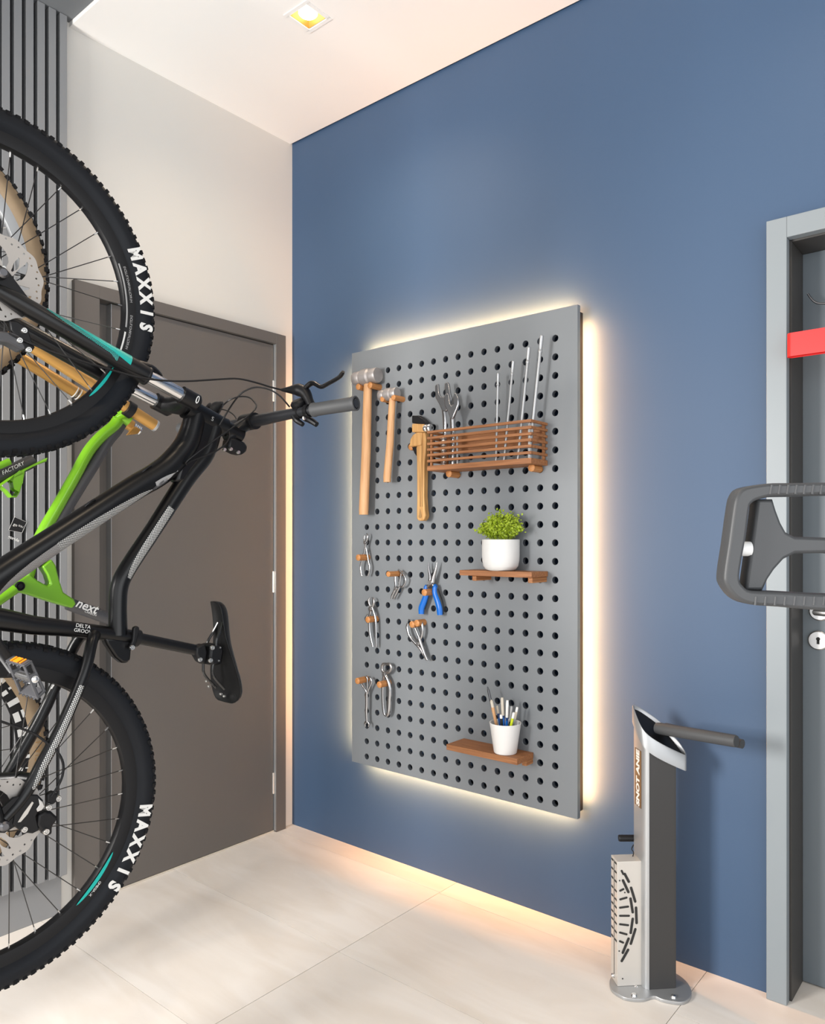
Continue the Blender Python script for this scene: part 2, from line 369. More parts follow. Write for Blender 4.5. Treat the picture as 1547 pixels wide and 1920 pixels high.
k = MB(); k.cyl((e.x, .1115, e.z+.0045), (e.x, .110, e.z+.0045), .005, 14); k.box(e.x-.0032, e.x+.0032, .110, .1115, e.z-.010, e.z+.002); k.build('keyhole', M['slot'], d2)
e2_ = on(1536, 1146, 1, .112)
MB().lathe([(0, -.0075), (.024, -.0075), (.027, -.005), (.027, .0)], (e2_.x, .1195, e2_.z), (0, 1, 0), 28).build('handle_rose', M['steel'], d2)
MB().tube([(e2_.x, .1195, e2_.z), (e2_.x, .07, e2_.z), (e2_.x+.02, .06, e2_.z), (e2_.x+.12, .06, e2_.z)], .009, 12).build('door_handle', M['steel'], d2)

# ------------------------------------------------------------------ recessed downlight
dl = thing('recessed_downlight', (.665, -.5165, 3.0), 'square recessed ceiling downlight with white trim, gold reflector and glowing warm lamp', 'ceiling light')
tt = MB()
ox0, ox1, oy0, oy1 = dx0-.013, dx1+.013, dy0-.013, dy1+.013
for b_ in ((ox0, ox1, oy0, dy0+.001), (ox0, ox1, dy1-.001, oy1), (ox0, dx0+.001, dy0, dy1), (dx1-.001, ox1, dy0, dy1)): tt.box(b_[0], b_[1], b_[2], b_[3], 2.9975, 2.9998)
tt.build('trim_ring', M['whitep'], dl)
cc = Vector(((dx0+dx1)/2, (dy0+dy1)/2, 0)); hs = .0425
pv = [Vector((cc.x+sx*hs, cc.y+sy*hs, 3.001)) for sx, sy in ((-1, -1), (1, -1), (1, 1), (-1, 1))]; pt = [Vector((cc.x+sx*.030, cc.y+sy*.030, 3.045)) for sx, sy in ((-1, -1), (1, -1), (1, 1), (-1, 1))]
MB().add(pv+pt, [(0, 1, 5, 4), (1, 2, 6, 5), (2, 3, 7, 6), (3, 0, 4, 7), (4, 5, 6, 7)]).build('reflector', M['goldrefl'], dl, smooth=0)
MB().lathe([(0, .0), (.018, .0008), (.028, .003), (.032, .007), (.032, .030)], (cc.x, cc.y, 3.004), (0, 0, 1), 28).build('lamp', M['lamp'], dl)

# ------------------------------------------------------------------ pegboard
YB = -.06; BT = .018
bx0, bx1, bz0, bz1 = .425, 1.418, .3695, 2.001
pb = thing('pegboard', ((bx0+bx1)/2, YB, bz0), 'large grey perforated pegboard mounted on the blue wall with warm backlight', 'pegboard')
hx = [.505+(1.338-.505)/15*i for i in range(16)]; hz = [.403+(1.907-.403)/25*i for i in range(26)]
hr = .0112
def board_mesh():
    mb = MB(); n = 20
    px = (hx[1]-hx[0]); pz = hz[1]-hz[0]
    X = [bx0]+[hx[0]-px/2+px*i for i in range(17)]+[bx1]; Z = [bz0]+[hz[0]-pz/2+pz*i for i in range(27)]+[bz1]
    for i in range(18):
        for j in range(28):
            if 1 <= i <= 16 and 1 <= j <= 26: continue
            mb.add([(X[i], YB, Z[j]), (X[i+1], YB, Z[j]), (X[i+1], YB, Z[j+1]), (X[i], YB, Z[j+1])], [(0, 1, 2, 3)])
    for x in hx:
        for z in hz:
            ring = []; out = []; back = []; lip = []
            for k in range(n):
                a = 2*PI*(k+.5)/n - PI/4 - PI/n + 2*PI/n*0
                a = 2*PI*k/n + PI/4
                c, s = math.cos(a), math.sin(a); q = max(abs(c), abs(s))
                lip.append((x+(hr+.0009)*c, YB, z+(hr+.0009)*s)); ring.append((x+hr*c, YB+.0011, z+hr*s)); out.append((x+px/2*c/q, YB, z+pz/2*s/q)); back.append((x+hr*c, YB+BT, z+hr*s))
            fs = []
            for k in range(n):
                l = (k+1) % n; fs += [(k, l, n+l, n+k), (n+k, n+l, 2*n+l, 2*n+k)]
            mb.add(out+lip+ring, fs)
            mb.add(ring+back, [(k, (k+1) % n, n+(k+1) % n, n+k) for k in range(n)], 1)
    # back skin with the same holes is never lit from the front: plain rim faces of the sheet
    for (a, b) in (((bx0, bz0), (bx1, bz0)), ((bx1, bz0), (bx1, bz1)), ((bx1, bz1), (bx0, bz1)), ((bx0, bz1), (bx0, bz0))):
        mb.add([(a[0], YB, a[1]), (b[0], YB, b[1]), (b[0], YB+BT, b[1]), (a[0], YB+BT, a[1])], [(0, 1, 2, 3)])
    for i in range(18):
        for j in range(28):
            if 1 <= i <= 16 and 1 <= j <= 26: continue
            mb.add([(X[i], YB+BT, Z[j]), (X[i+1], YB+BT, Z[j]), (X[i+1], YB+BT, Z[j+1]), (X[i], YB+BT, Z[j+1])], [(3, 2, 1, 0)])
    for x in hx:
        for z in hz:
            out = []; back = []
            for k in range(n):
                a = 2*PI*k/n + PI/4; c, s = math.cos(a), math.sin(a); q = max(abs(c), abs(s))
                out.append((x+px/2*c/q, YB+BT, z+pz/2*s/q)); back.append((x+hr*c, YB+BT, z+hr*s))
            mb.add(out+back, [(k, n+k, n+(k+1) % n, (k+1) % n) for k in range(n)])
    return mb
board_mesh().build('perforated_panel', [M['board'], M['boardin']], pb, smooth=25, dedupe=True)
rail = MB(); xm, zm = (bx0+bx1)/2, (bz0+bz1)/2
for (xa, xb, za, zb) in ((bx0+.012, bx0+.020, bz0+.012, bz1-.012), (bx1-.020, bx1-.012, bz0+.012, bz1-.012), (bx0+.020, bx1-.020, bz0+.012, bz0+.019), (bx0+.020, bx1-.020, bz1-.020, bz1-.012)):
    MB().box(xa, xb, YB+BT+.0003, -.0003, za, zb).build('light_stop_rail', M['black'], pb)  # unseen rail put in to keep LED light out of the peg holes
yl = YB+BT+.006; inn = .007
for nm, c, size in (('v', (bx0+inn, yl, zm), (.008, bz1-bz0-.08)), ('v', (bx1-inn, yl, zm), (.008, bz1-bz0-.08)), ('h', (xm, yl, bz0+inn), (bx1-bx0-.08, .008)), ('h', (xm, yl, bz1-inn), (bx1-bx0-.08, .008))):
    MB().box(c[0]-size[0]/2, c[0]+size[0]/2, YB+BT+.0003, YB+BT+.0035, c[2]-size[1]/2, c[2]+size[1]/2).build('led_strip', M['led'], pb)
LP = 13
for (c, tg, sx, sy) in (((bx0+inn, yl, zm), (-.8, .75, 0), .006, bz1-bz0-.08), ((bx1-inn, yl, zm), (.7, 1, 0), .006, bz1-bz0-.08), ((xm, yl, bz0+inn), (0, 1, -.7), bx1-bx0-.08, .006), ((xm, yl, bz1-inn), (0, 1, .8), bx1-bx0-.08, .006)):
    l = bpy.data.lights.new('led_light', 'AREA'); l.shape = 'RECTANGLE'; l.size = sx; l.size_y = sy; l.spread = math.radians(115 if tg[0] < 0 else 180); l.color = (1, .46, .155)
    l.energy = LP*(max(sx, sy)/1.55)*(1.0 if tg[0] < 0 else .85 if tg[0] > 0 else 1); o = bpy.data.objects.new('led_light', l); COL.objects.link(o); o.location = c
    d = Vector(tg).normalized()
    zax = -d; yax = Vector((0, 0, 1)); yax = (yax-zax*yax.dot(zax)).normalized(); xax = yax.cross(zax)
    o.rotation_euler = Matrix((xax, yax, zax)).transposed().to_euler()

# ------------------------------------------------------------------ wooden pegs
def W(px, py, y=-.1): return on(px, py, 1, y)
def peg(px, py, label, L=.058, r=.0122, y0=YB+.010):
    """px,py: the centre of the peg's free end in the photograph"""
    yend = YB-L; p = W(px, py, yend)
    mb = MB().lathe([(0, 0), (r*.82, 0), (r, .0015), (r, y0-yend), (0, y0-yend)], (p.x, yend, p.z), (0, 1, 0), 18)
    return single(mb, 'wooden_peg', M['pegw'], (p.x, y0, p.z), label, 'peg', 'wooden pegs in the board')

# ------------------------------------------------------------------ sledge hammers
def hammer(head_l, head_r, hh, top, bot, wtop, wbot, y, label, grp='sledge hammers on the left of the board'):
    a = W(head_l[0], head_l[1], y); b = W(head_r[0], head_r[1], y); z = (a.z+b.z)/2; a.z = b.z = z
    t = W(top[0], top[1], y); e = W(bot[0], bot[1], y-.004)
    root = thing('sledge_hammer', e, label, 'hammer', grp)
    L = b.x-a.x; r = hh/2
    prof = [(0, 0), (r*.80, 0), (r*.88, .04*L), (r*.90, .28*L), (r*.86, .30*L), (r*1.02, .36*L), (r*1.04, .5*L), (r*1.02, .64*L), (r*.86, .70*L), (r*.92, .72*L), (r*.96, .95*L), (r*.88, L), (0, L)]
    MB().lathe(prof, (a.x, y, z), (1, 0, 0), 8 if False else 24).build('hammer_head', M['cast'], root, smooth=30)
    hd = MB().tube([(t.x, y, z-r*.6), (t.x+(e.x-t.x)*.3, y, z+(e.z-z)*.3), ((t.x+e.x)/2, y, (t.z+e.z)/2), (e.x, y-.004, e.z+.02), (e.x, y-.004, e.z)], [wtop*.46, wtop*.5, (wtop+wbot)*.25, wbot*.5, wbot*.48], 18, flat=(0, 1, 0), ratio=.82)
    hd.build('handle', M['hick'], root)
    return root
hammer((666, 709), (709, 705), .062, (690, 722), (682, 965), .038, .041, -.099, 'larger sledge hammer with long pale wooden handle at the left edge of the pegboard')
hammer((713, 741), (745, 738), .046, (736, 754), (726, 904), .029, .032, -.099, 'smaller sledge hammer with pale wooden handle right of the larger one')
peg(671, 725, 'wooden peg under the left side of the larger sledge hammer head'); peg(693, 722, 'wooden peg under the right side of the larger sledge hammer head')
peg(716, 748, 'wooden peg under the left side of the smaller sledge hammer head', r=.0105); peg(737, 745, 'wooden peg under the right side of the smaller sledge hammer head', r=.0105)

# ------------------------------------------------------------------ wooden-handled adjustable wrench
y = -.105
hk = thing('wooden_wrench', W(790, 975, y), 'old adjustable wrench with wooden jaw and long grooved wooden handle, left of the basket', 'wrench')
def poly(pxs, y): return [W(a, b, y) for a, b in pxs]
MB().prism(poly([(788, 811), (797, 811), (798.5, 822), (797.5, 850), (795.5, 870), (795, 900), (794.5, 930), (796, 955), (797.5, 966), (796, 973), (792, 976.5), (785, 976.5), (781, 973), (781, 960), (781.5, 940), (781.5, 900), (781, 860), (780, 840), (784, 825)], y), (0, .026, 0)).build('handle', M['hick2'], hk, bevel=.004, bseg=3)
MB().prism(poly([(768, 832), (769, 824), (774, 815), (781, 811), (791, 811), (790, 834), (786, 835.5), (768, 837.5)], y-.006), (0, .034, 0)).build('wooden_jaw', M['hick2'], hk, bevel=.003)
MB().prism(poly([(772, 779), (784, 779), (793, 785), (801, 794), (799, 800), (790, 800), (784, 795), (772, 793)], y+.012), (0, .026, 0)).build('steel_jaw', M['blk'], hk, bevel=.003)
a = W(772, 803, y); b = W(795, 803, y)
MB().prism([a+Vector((0, 0, .013)), a+Vector((.004, 0, .017)), b+Vector((0, 0, .015)), b+Vector((0, 0, -.015)), a+Vector((.004, 0, -.015)), a+Vector((0, 0, -.012))], (0, .03, 0)).build('wooden_block', M['hick2'], hk, bevel=.003)
MB().prism(poly([(771, 800), (778, 812), (790, 812), (799, 806), (799, 798)], y+.022), (0, .016, 0)).build('clamp_plate', M['blk'], hk, bevel=.002)
MB().prism(poly([(772, 838), (786, 838), (790, 856), (783, 858), (777, 850)], y+.014), (0, .02, 0)).build('lower_bracket', M['blk'], hk, bevel=.002)
p = W(804, 802, y)
kn = MB().lathe([(0, 0), (.012, 0), (.0155, .004), (.0155, .012), (.013, .016), (.0155, .020), (.0155, .028), (.012, .033), (0, .034)], (p.x-.028, y+.012, p.z), (1, -.1, 0), 18)
kn.build('adjusting_screw', M['chrome'], hk)
l = MB().tube([(W(788, 815, y+.004)), W(787.5, 900, y-.001), W(788, 950, y-.001)], .0012, 6); l.tube([W(791.5, 820, y-.001), W(791, 900, y-.001), W(791.5, 950, y-.001)], .0012, 6)
l.build('groove', M['tanprint'], hk)
q = MB().lathe([(0, -.0015), (.007, -.0015), (.007, .0)], W(788, 968, y), (0, 1, 0), 14); q.prism(poly([(785.5, 966), (787.5, 954), (790.5, 966)], y-.001), (0, .001, 0)); q.build('stamped_mark', M['tanprint'], hk)
peg(770, 838, 'wooden peg behind the jaw of the old wooden wrench', L=.03)

# ------------------------------------------------------------------ slatted basket
xr = on(1027, 850, 1, YB-.001).x                       # right side plane
yf = on(996, 850, 0, xr).y                              # front plane, from the front right corner
xl = on(800.5, 850, 1, yf).x
zrow = [on(996, v, 1, yf).z for v in (788.2, 800.2, 812.3, 824, 835.7, 848)]
zbt, zbb = on(996, 858, 1, yf).z, on(996, 868.5, 1, yf).z
bk = thing('slatted_basket', ((xl+xr)/2, YB, zbb), 'long teak basket of horizontal slats hung on the upper right of the pegboard', 'basket')
MB().box(xl, xr, yf, YB-.001, zbb, zbt).build('base_board', M['teakx'], bk, bevel=.0015)
for z in zrow:
    MB().box(xl, xr, yf, yf+.007, z-.0045, z+.0045).box(xr-.007, xr, yf+.007, YB-.001, z-.0045, z+.0045).box(xl, xl+.007, yf+.007, YB-.001, z-.0045, z+.0045).build('slat', M['teakx'], bk, bevel=.001, bseg=1)
for xx in (xl+.008, xr-.016):
    for yy in (yf+.008, YB-.010): MB().box(xx, xx+.008, yy, yy+.008, zbt, zrow[0]-.001).build('corner_post', M['chrome'] if (xx > 1 and yy < YB-.02) else M['teaky'], bk)
MB().box(xl+.012, xr-.012, YB-.006, YB-.0012, zrow[3], zrow[0]-.006).build('back_board', M['teakx'], bk)
for pxx, pyy in ((841, 888), (996, 877)): peg(pxx, pyy, 'thick wooden peg holding up the %s of the slatted basket' % ('left half' if pxx < 900 else 'right end'), L=.052, r=.0125)
ym = (yf+YB)/2
def rod(top, bot_x, label, r=.0046):
    t = W(top[0], top[1], ym+.002); b = W(bot_x, 862, ym+.002); b.z = zbt+.0005
    d = (t-b); mb = MB().tube([b, b+d*.86, b+d*.865, b+d*.875, b+d*.88, b+d*.9, b+d*.905, b+d*.995, t], [r, r, r*1.25, r*1.25, r, r, r*1.2, r*1.2, r*.9], 14)
    return single(mb, 'steel_rod', M['alu'], b, label, 'rod', 'steel rods standing in the basket')
rod((934, 700), 930, 'shortest and leftmost of the four thin steel rods in the basket', .0044)
rod((962.5, 677), 945, 'second thin steel rod from the left in the basket', .0046)
rod((992, 651), 971, 'third thin steel rod from the left in the basket', .005)
rod((1016, 629), 992, 'tallest and rightmost thin steel rod in the basket, leaning right', .0054)
def spanner(loop, pts, w, label, yy, jaw=None):
    root = thing('steel_spanner', (W(pts[-1][0], 860, yy).x, yy, zbt+.0008), label, 'spanner', 'spanners standing in the basket')
    mb = MB().prism(poly(loop, yy), (0, .011, 0)); mb.build('forked_head', M['toolchrome'], root, bevel=.0035, bseg=3)
    P = [W(a_, b_, yy+.0055) for a_, b_ in pts]; P[-1].z = zbt+.0008
    MB().tube(cat_rom(P, 4), w, 12, flat=(0, 1, 0), ratio=.55).build('handle', M['toolchrome'], root)
    return root
spanner([(815, 722), (821, 719), (822.5, 738), (826, 744), (832, 743.5), (834.5, 737), (833, 718), (838, 716), (841, 720), (843, 735), (846, 748), (842, 760), (837, 771), (829, 772), (823, 758), (816, 746)],
        [(832, 766), (834, 785), (834, 810), (832, 860)], .0085, 'larger open-jawed spanner, the left one in the basket', ym+.004)
spanner([(832, 745), (834, 739), (838.5, 737), (841, 740), (843, 757), (846, 761), (849, 758), (850.5, 736), (855, 737), (859, 747), (859.5, 758), (856, 768), (852, 778), (848, 787), (843, 784), (839, 772), (833, 760)],
        [(847, 776), (848, 795), (849, 825), (848, 861)], .0085, 'smaller spanner with closed forked jaws, leaning right in the basket', ym-.012)
single(MB().tube([(W(858, 850, ym).x, ym, zbt+.0006), (W(857, 850, ym).x, ym, zrow[0]-.008)], .0042, 10), 'steel_rod', M['alu'], (W(858, 850, ym).x, ym, zbt), 'short steel rod hidden behind the basket slats beside the spanners', 'rod', 'steel rods standing in the basket')
cl_ = MB()
z0_ = zbt+.001
for kq in range(12): cl_.lathe([(0, 0), (.010, 0), (.012, .003), (.010, .006), (0, .006)], (xl+.034, ym, z0_+kq*.0085), (0, 0, 1), 12)
cl_.cyl((xl+.034, ym, z0_), (xl+.034, ym, z0_+.105), .007, 10)
single(cl_, 'coil_spring', M['steel'], (xl+.034, ym, z0_), 'ribbed steel spring tool at the left end inside the basket', 'tool')

# ------------------------------------------------------------------ shelves
def shelf(fl_t, fr_t, fr_b, rb_x, label, pegs, pegl):
    x1 = on(rb_x, fr_t[1], 1, YB-.0005).x; yf_ = on(fr_t[0], fr_t[1], 0, x1).y
    x0 = on(fl_t[0], fl_t[1], 1, yf_).x; zt = on(fr_t[0], fr_t[1], 1, yf_).z; zb = on(fr_b[0], fr_b[1], 1, yf_).z
    mb = MB().box(x0, x1, yf_, YB-.0005, zb, zt)
    o = single(mb, 'wooden_shelf', M['teakx'], ((x0+x1)/2, YB, zt), label, 'shelf', 'small shelves on the pegboard', bevel=.0012)
    for (pxx, pyy), lb in zip(pegs, pegl):
        pe = W(pxx, pyy, yf_+.012); s_ = .0085
        mb = MB().box(pe.x-s_, pe.x+s_, yf_+(.012 if fr_t[1] < 1200 else .060), YB+.008, zb-.0175, zb-.0004)
        single(mb, 'shelf_support_peg', M['teaky'], (pe.x, YB, zb-.018), lb, 'peg', 'square pegs under the shelves', bevel=.002)
    return x0, x1, yf_, zt
sA = shelf((861.5, 1068.5), (997, 1073), (997, 1083.5), 1027.5, 'upper small wooden shelf carrying the potted plant', ((889, 1084), (994, 1088)), ('square wooden peg under the left end of the upper shelf', 'square wooden peg under the right end of the upper shelf'))
sB = shelf((837, 1394.6), (969.6, 1423.6), (969.6, 1435), 1000.4, 'lower small wooden shelf carrying the pencil cup', ((870, 1415), (968, 1436)), ('square wooden peg under the left end of the lower shelf', 'square wooden peg under the right end of the lower shelf'))

# plant pot
yp = (sA[2]+YB)/2-.004
c = W(939, 1060, yp); pz_ = sA[3]; rt = (W(969, 1040, yp).x-W(909, 1040, yp).x)/2*.985
ptop = W(939, 1011.5, yp).z; hgt = ptop-pz_
rt = min(rt, .077)
yp = min(yp, YB-.002-rt); c = W(939, 1060, yp)
pot = thing('potted_plant', (c.x, yp, pz_), 'small bright green leafy plant in a rounded white pot on the upper shelf', 'plant')
MB().lathe([(0, 0.0004), (rt*.62, .0004), (rt*.80, .005), (rt*.93, .016), (rt*.985, .034), (rt, hgt*.5), (rt, hgt-.002), (rt*.985, hgt), (rt*.95, hgt-.001), (rt*.94, hgt-.010), (0, hgt-.010)], (c.x, yp, pz_), (0, 0, 1), 48).build('pot', M['wpl'], pot, smooth=50)
MB().lathe([(0, 0), (rt*.93, 0), (rt*.93, .002), (0, .005)], (c.x, yp, pz_+hgt-.0098), (0, 0, 1), 24).build('soil', M['soil'], pot)
lf = MB(); st = MB(); rnd = random.Random(3)
for i in range(120):
    a = rnd.random()*2*PI; rr = (rnd.random()**.5)
    ex = math.cos(a)*rr; ey = math.sin(a)*rr
    hh = .082*(1-.55*rr*rr)+rnd.random()*.022
    if ex < -.5: hh *= .9
    base = Vector((c.x+ex*rt*.55, yp+ey*rt*.45, pz_+hgt-.006)); tip = Vector((c.x+ex*rt*1.28, yp+min(ey*rt*.95, .045), pz_+hgt+hh-.012))
    tip.y = min(tip.y, YB-.008)
    if i == 0: tip = Vector((c.x-.004, yp, pz_+hgt+.098)); base = Vector((c.x, yp, pz_+hgt-.004))
    if i == 1: tip = Vector((c.x-rt*1.55, yp-.01, pz_+hgt+.030))
    if i == 2: tip = Vector((c.x+rt*1.25, yp-.01, pz_+hgt+.078))
    mid = base.lerp(tip, .55)+Vector((0, 0, .012)); P = cat_rom([base, mid, tip], 4); st.tube(P, .0007, 4)
    for k in range(34):
        t_ = .22+.78*rnd.random(); q = base.lerp(mid, t_*2) if t_ < .5 else mid.lerp(tip, t_*2-1)
        q = q+Vector((rnd.gauss(0, .0065), rnd.gauss(0, .0065), rnd.gauss(0, .005))); q.y = min(q.y, YB-.004)
        d = Vector((rnd.gauss(0, 1), rnd.gauss(0, 1), rnd.gauss(.4, .7))).normalized(); s2 = d.orthogonal().normalized(); s_ = .0035+.0024*rnd.random()
        lf.add([q-d*s_, q+s2*s_*.7+Vector((0, 0, .001)), q+d*s_, q-s2*s_*.7+Vector((0, 0, .001))], [(0, 1, 2, 3)])
fo = lf.build('foliage', M['leaf'], pot, smooth=0); fo['kind'] = 'stuff'
st.build('stems', M['leaf'], pot)

# pencil cup
yc = (sB[2]+YB)/2-.012; c = W(947.5, 1405, yc); zt = sB[3]; rtop = (W(972.8, 1350, yc).x-W(921.2, 1350, yc).x)/2*.98; rbot = (W(966.5, 1405, yc).x-W(928.5, 1405, yc).x)/2*.96
hc = W(947, 1354, yc).z-zt
cup = single(MB().lathe([(0, .0004), (rbot*.93, .0004), (rbot, .003), (rtop*.985, hc-.002), (rtop, hc-.001), (rtop*.985, hc), (rtop*.95, hc-.001), (rbot*.93, .006), (0, .005)], (c.x, yc, zt), (0, 0, 1), 40), 'pencil_cup', M['cup'], (c.x, yc, zt), 'tapered white cup full of pens and pencils on the lower shelf', 'cup', smooth=50)
def pen(top, foot, r, secs, label, nm='ballpoint_pen', yo=0.0, cat_='pen', pointed=False):
    """secs: [(fraction from the foot, material)], from the foot up"""
    t = W(top[0], top[1], yc+yo); b = Vector((c.x+foot, yc+yo*.5, zt+.0075)); d = t-b
    root = thing(nm, b, label, cat_, 'pens and pencils in the white cup')
    f0 = 0
    for i, (f1, m_) in enumerate(secs):
        last = i == len(secs)-1
        P = [b+d*f0, b+d*(f0+(f1-f0)*.8), b+d*f1]
        rr = [r, r, r*(.25 if (last and pointed) else (.8 if last else 1))]
        MB().tube(P, rr, 10).build(('point' if pointed else 'cap') if last else ('grip' if i else 'barrel'), m_, root); f0 = f1
    return root
pen((914, 1287), -.012, .0042, [(.60, M['beige']), (.66, M['hick']), (1, M['darksteel'])], 'long pencil with a slim dark metal tip leaning left in the cup', 'pencil', -.004, 'pencil', True)
pen((921, 1312), -.008, .0050, [(.85, M['hick']), (1, M['beige'])], 'plain wooden pencil leaning left in front of the long one', 'pencil', -.018, 'pencil', True)
pen((932, 1323), -.008, .0042, [(.72, M['bplas']), (.82, M['navy']), (1, M['beige'])], 'blue pen with short beige end, left in the cup', yo=.010)
pen((941.5, 1308), -.002, .0052, [(.62, M['bplas']), (.66, M['navy']), (1, M['beige'])], 'tallest pen, with a long cream cap above a blue barrel', yo=.004)
pen((951.5, 1313), .004, .0048, [(.60, M['bplas']), (.66, M['navy']), (1, M['whitep'])], 'pen with white pointed cap leaning right in the cup', yo=-.002, pointed=False)
pen((939.5, 1340), -.001, .0046, [(.80, M['bblack']), (.9, M['bblack']), (1, M['whitep'])], 'dark pen with round white button in front', yo=-.022)
pen((959.5, 1324), .008, .0042, [(.66, M['bblack']), (.7, M['chrome']), (1, M['alu'])], 'black pen with clear silvery top', yo=-.008)
pen((963.5, 1336), .006, .0044, [(.80, M['yel']), (.86, M['yel']), (1, M['whitep'])], 'yellow-green highlighter with white end', 'highlighter_pen', -.018)
pen((970, 1326), .010, .0040, [(.74, M['alu']), (.9, M['beige']), (1, M['whitep'])], 'rightmost pen, grey with a ringed white top', yo=.002)

# ------------------------------------------------------------------ pliers and small tools
def tube_px(pts, y, r, k=4, n=10, ratio=.7):
    P = [W(q[0], q[1], y if len(q) < 3 else y+q[2]) for q in pts]
    if k: P = cat_rom(P, k)
    return MB().tube(P, r, n, flat=(0, 1, 0), ratio=ratio)
yt = YB-.024
def tool(name, base, label, cat_, parts, grp=None):
    root = thing(name, W(base[0], base[1], yt), label, cat_, grp)
    for nm, pts, r, m_, dy in parts:
        if nm == 'pivot':
            p = W(pts[0], pts[1], yt+dy); MB().lathe([(0, -.0085), (r*.8, -.0085), (r, -.007), (r, .006), (0, .006)], p, (0, 1, 0), 14).build('pivot', m_, root)
        else: tube_px(pts, yt+dy, r, ratio=.75).build(nm, m_, root)
    return root
G = 'hand tools hung on single pegs'
C_, S_ = M['toolchrome'], M['toolsteel']
tool('pliers', (684, 1080), 'slim steel pliers with small hooked nose, uppermost on the left edge of the board', 'pliers', [
    ('handle', [(687, 1015), (684, 1030), (680.5, 1045), (676.5, 1060), (677, 1072), (679, 1080)], [.0042, .0042, .0045, .0045, .004], C_, 0),
    ('handle', [(684.5, 1015), (687, 1030), (690.5, 1050), (693, 1062), (692, 1073), (689.5, 1080)], [.0042, .0042, .0045, .0045, .004], C_, .003),
    ('jaw', [(686, 1017), (688.5, 1010), (689.5, 1004), (687.5, 1000)], [.0045, .0045, .0035, .0015], C_, 0), ('jaw', [(685.5, 1017), (683.5, 1010), (683.8, 1005), (685.5, 1003.5)], [.0045, .004, .003, .0015], C_, .003),
    ('pivot', (685.7, 1017), .007, S_, 0)], G)
peg(671, 1045.5, 'wooden peg holding the slim steel pliers at the left edge')
tool('looped_clamp', (740, 1120), 'small steel clamp with open loop handle hung beside the topmost long peg', 'clamp', [
    ('loop_handle', [(747, 1068), (752, 1073), (757, 1078), (760.5, 1086), (759, 1094), (755, 1099.5), (751, 1100.5)], .0038, C_, 0), ('loop_handle', [(752, 1075), (750.5, 1085), (749, 1095), (748, 1101)], .0038, C_, .002),
    ('handle', [(741.5, 1080), (741.5, 1090), (742, 1098), (741, 1107)], [.0055, .0055, .0045, .004], C_, .002), ('jaw', [(749, 1100), (745, 1108), (740, 1118), (737, 1123)], [.005, .005, .0045, .003], C_, 0),
    ('jaw', [(741.5, 1100), (739, 1109), (735, 1117), (734, 1123)], [.005, .005, .0045, .003], C_, .003), ('pivot', (743.5, 1103), .007, S_, 0)], G)
peg(727.5, 1076.5, 'long wooden peg above the small looped clamp', L=.075, r=.0102)
bp_ = thing('long_nose_pliers', W(806, 1150, yt), 'open long-nose pliers with bright blue handles in the middle of the board', 'pliers', G)
for nm, pts, r, m_, dy in (
    ('handle', [(800.5, 1098), (798.5, 1103), (800, 1112), (795, 1128), (790.5, 1140), (790, 1151)], [.007, .009, .0105, .012, .0125, .011], M['bplas'], 0),
    ('handle', [(818, 1098), (815.5, 1101), (815.5, 1112), (821, 1128), (824, 1140), (825, 1153)], [.008, .009, .0105, .012, .0125, .011], M['bplas'], 0),
    ('grip_inlay', [(819.5, 1104), (821, 1112), (826, 1128), (828, 1140), (828.5, 1152)], [.005, .008, .009, .009, .007], M['bblack'], .006),
    ('grip_inlay', [(803, 1118), (798.5, 1130), (795.5, 1142)], [.004, .006, .005], M['bblack'], .006),
    ('jaw', [(811, 1092), (813, 1082), (817, 1068), (819.5, 1054)], [.009, .0075, .005, .0015], S_, 0), ('jaw', [(806.5, 1092), (807, 1082), (804.5, 1068), (803.5, 1055)], [.009, .0065, .0045, .0015], M['darksteel'], .004),
    ('neck', [(811, 1090), (805, 1097), (801, 1101)], [.008, .007, .006], S_, 0), ('neck', [(807, 1090), (812, 1097), (816, 1100)], [.008, .007, .006], S_, .003)):
    tube_px(pts, yt+dy, r, ratio=.8).build(nm, m_, bp_)
p = W(808, 1093, yt); MB().lathe([(0, -.010), (.008, -.010), (.0095, -.008), (.0095, .006), (0, .006)], p, (0, 1, 0), 16).build('pivot', S_, bp_)
peg(795, 1111, 'wooden peg between the handles of the blue pliers')
tool('locking_pliers', (698, 1214), 'tall steel pliers with a claw mouth, below the slim pliers', 'pliers', [
    ('handle', [(697, 1135), (694, 1150), (692.5, 1165), (693.5, 1185), (697, 1203), (699.5, 1213)], [.006, .006, .0055, .005, .0045], C_, 0), ('handle', [(696.5, 1135), (701, 1148), (704, 1162), (704.8, 1185), (705, 1203), (705, 1213)], [.006, .0065, .006, .0055, .005], C_, .002),
    ('jaw', [(698, 1138), (701, 1130), (700.5, 1124), (697.5, 1120)], [.006, .0055, .004, .002], S_, 0), ('jaw', [(695, 1138), (692, 1130), (691.8, 1124), (694, 1120)], [.006, .0055, .004, .002], S_, .002),
    ('hook', [(689.5, 1152), (686.5, 1157), (686, 1163), (689, 1168)], .003, C_, .004), ('pivot', (695.5, 1142), .0085, S_, 0)], G)
peg(689, 1162, 'wooden peg through the tall claw-mouthed pliers', L=.05)
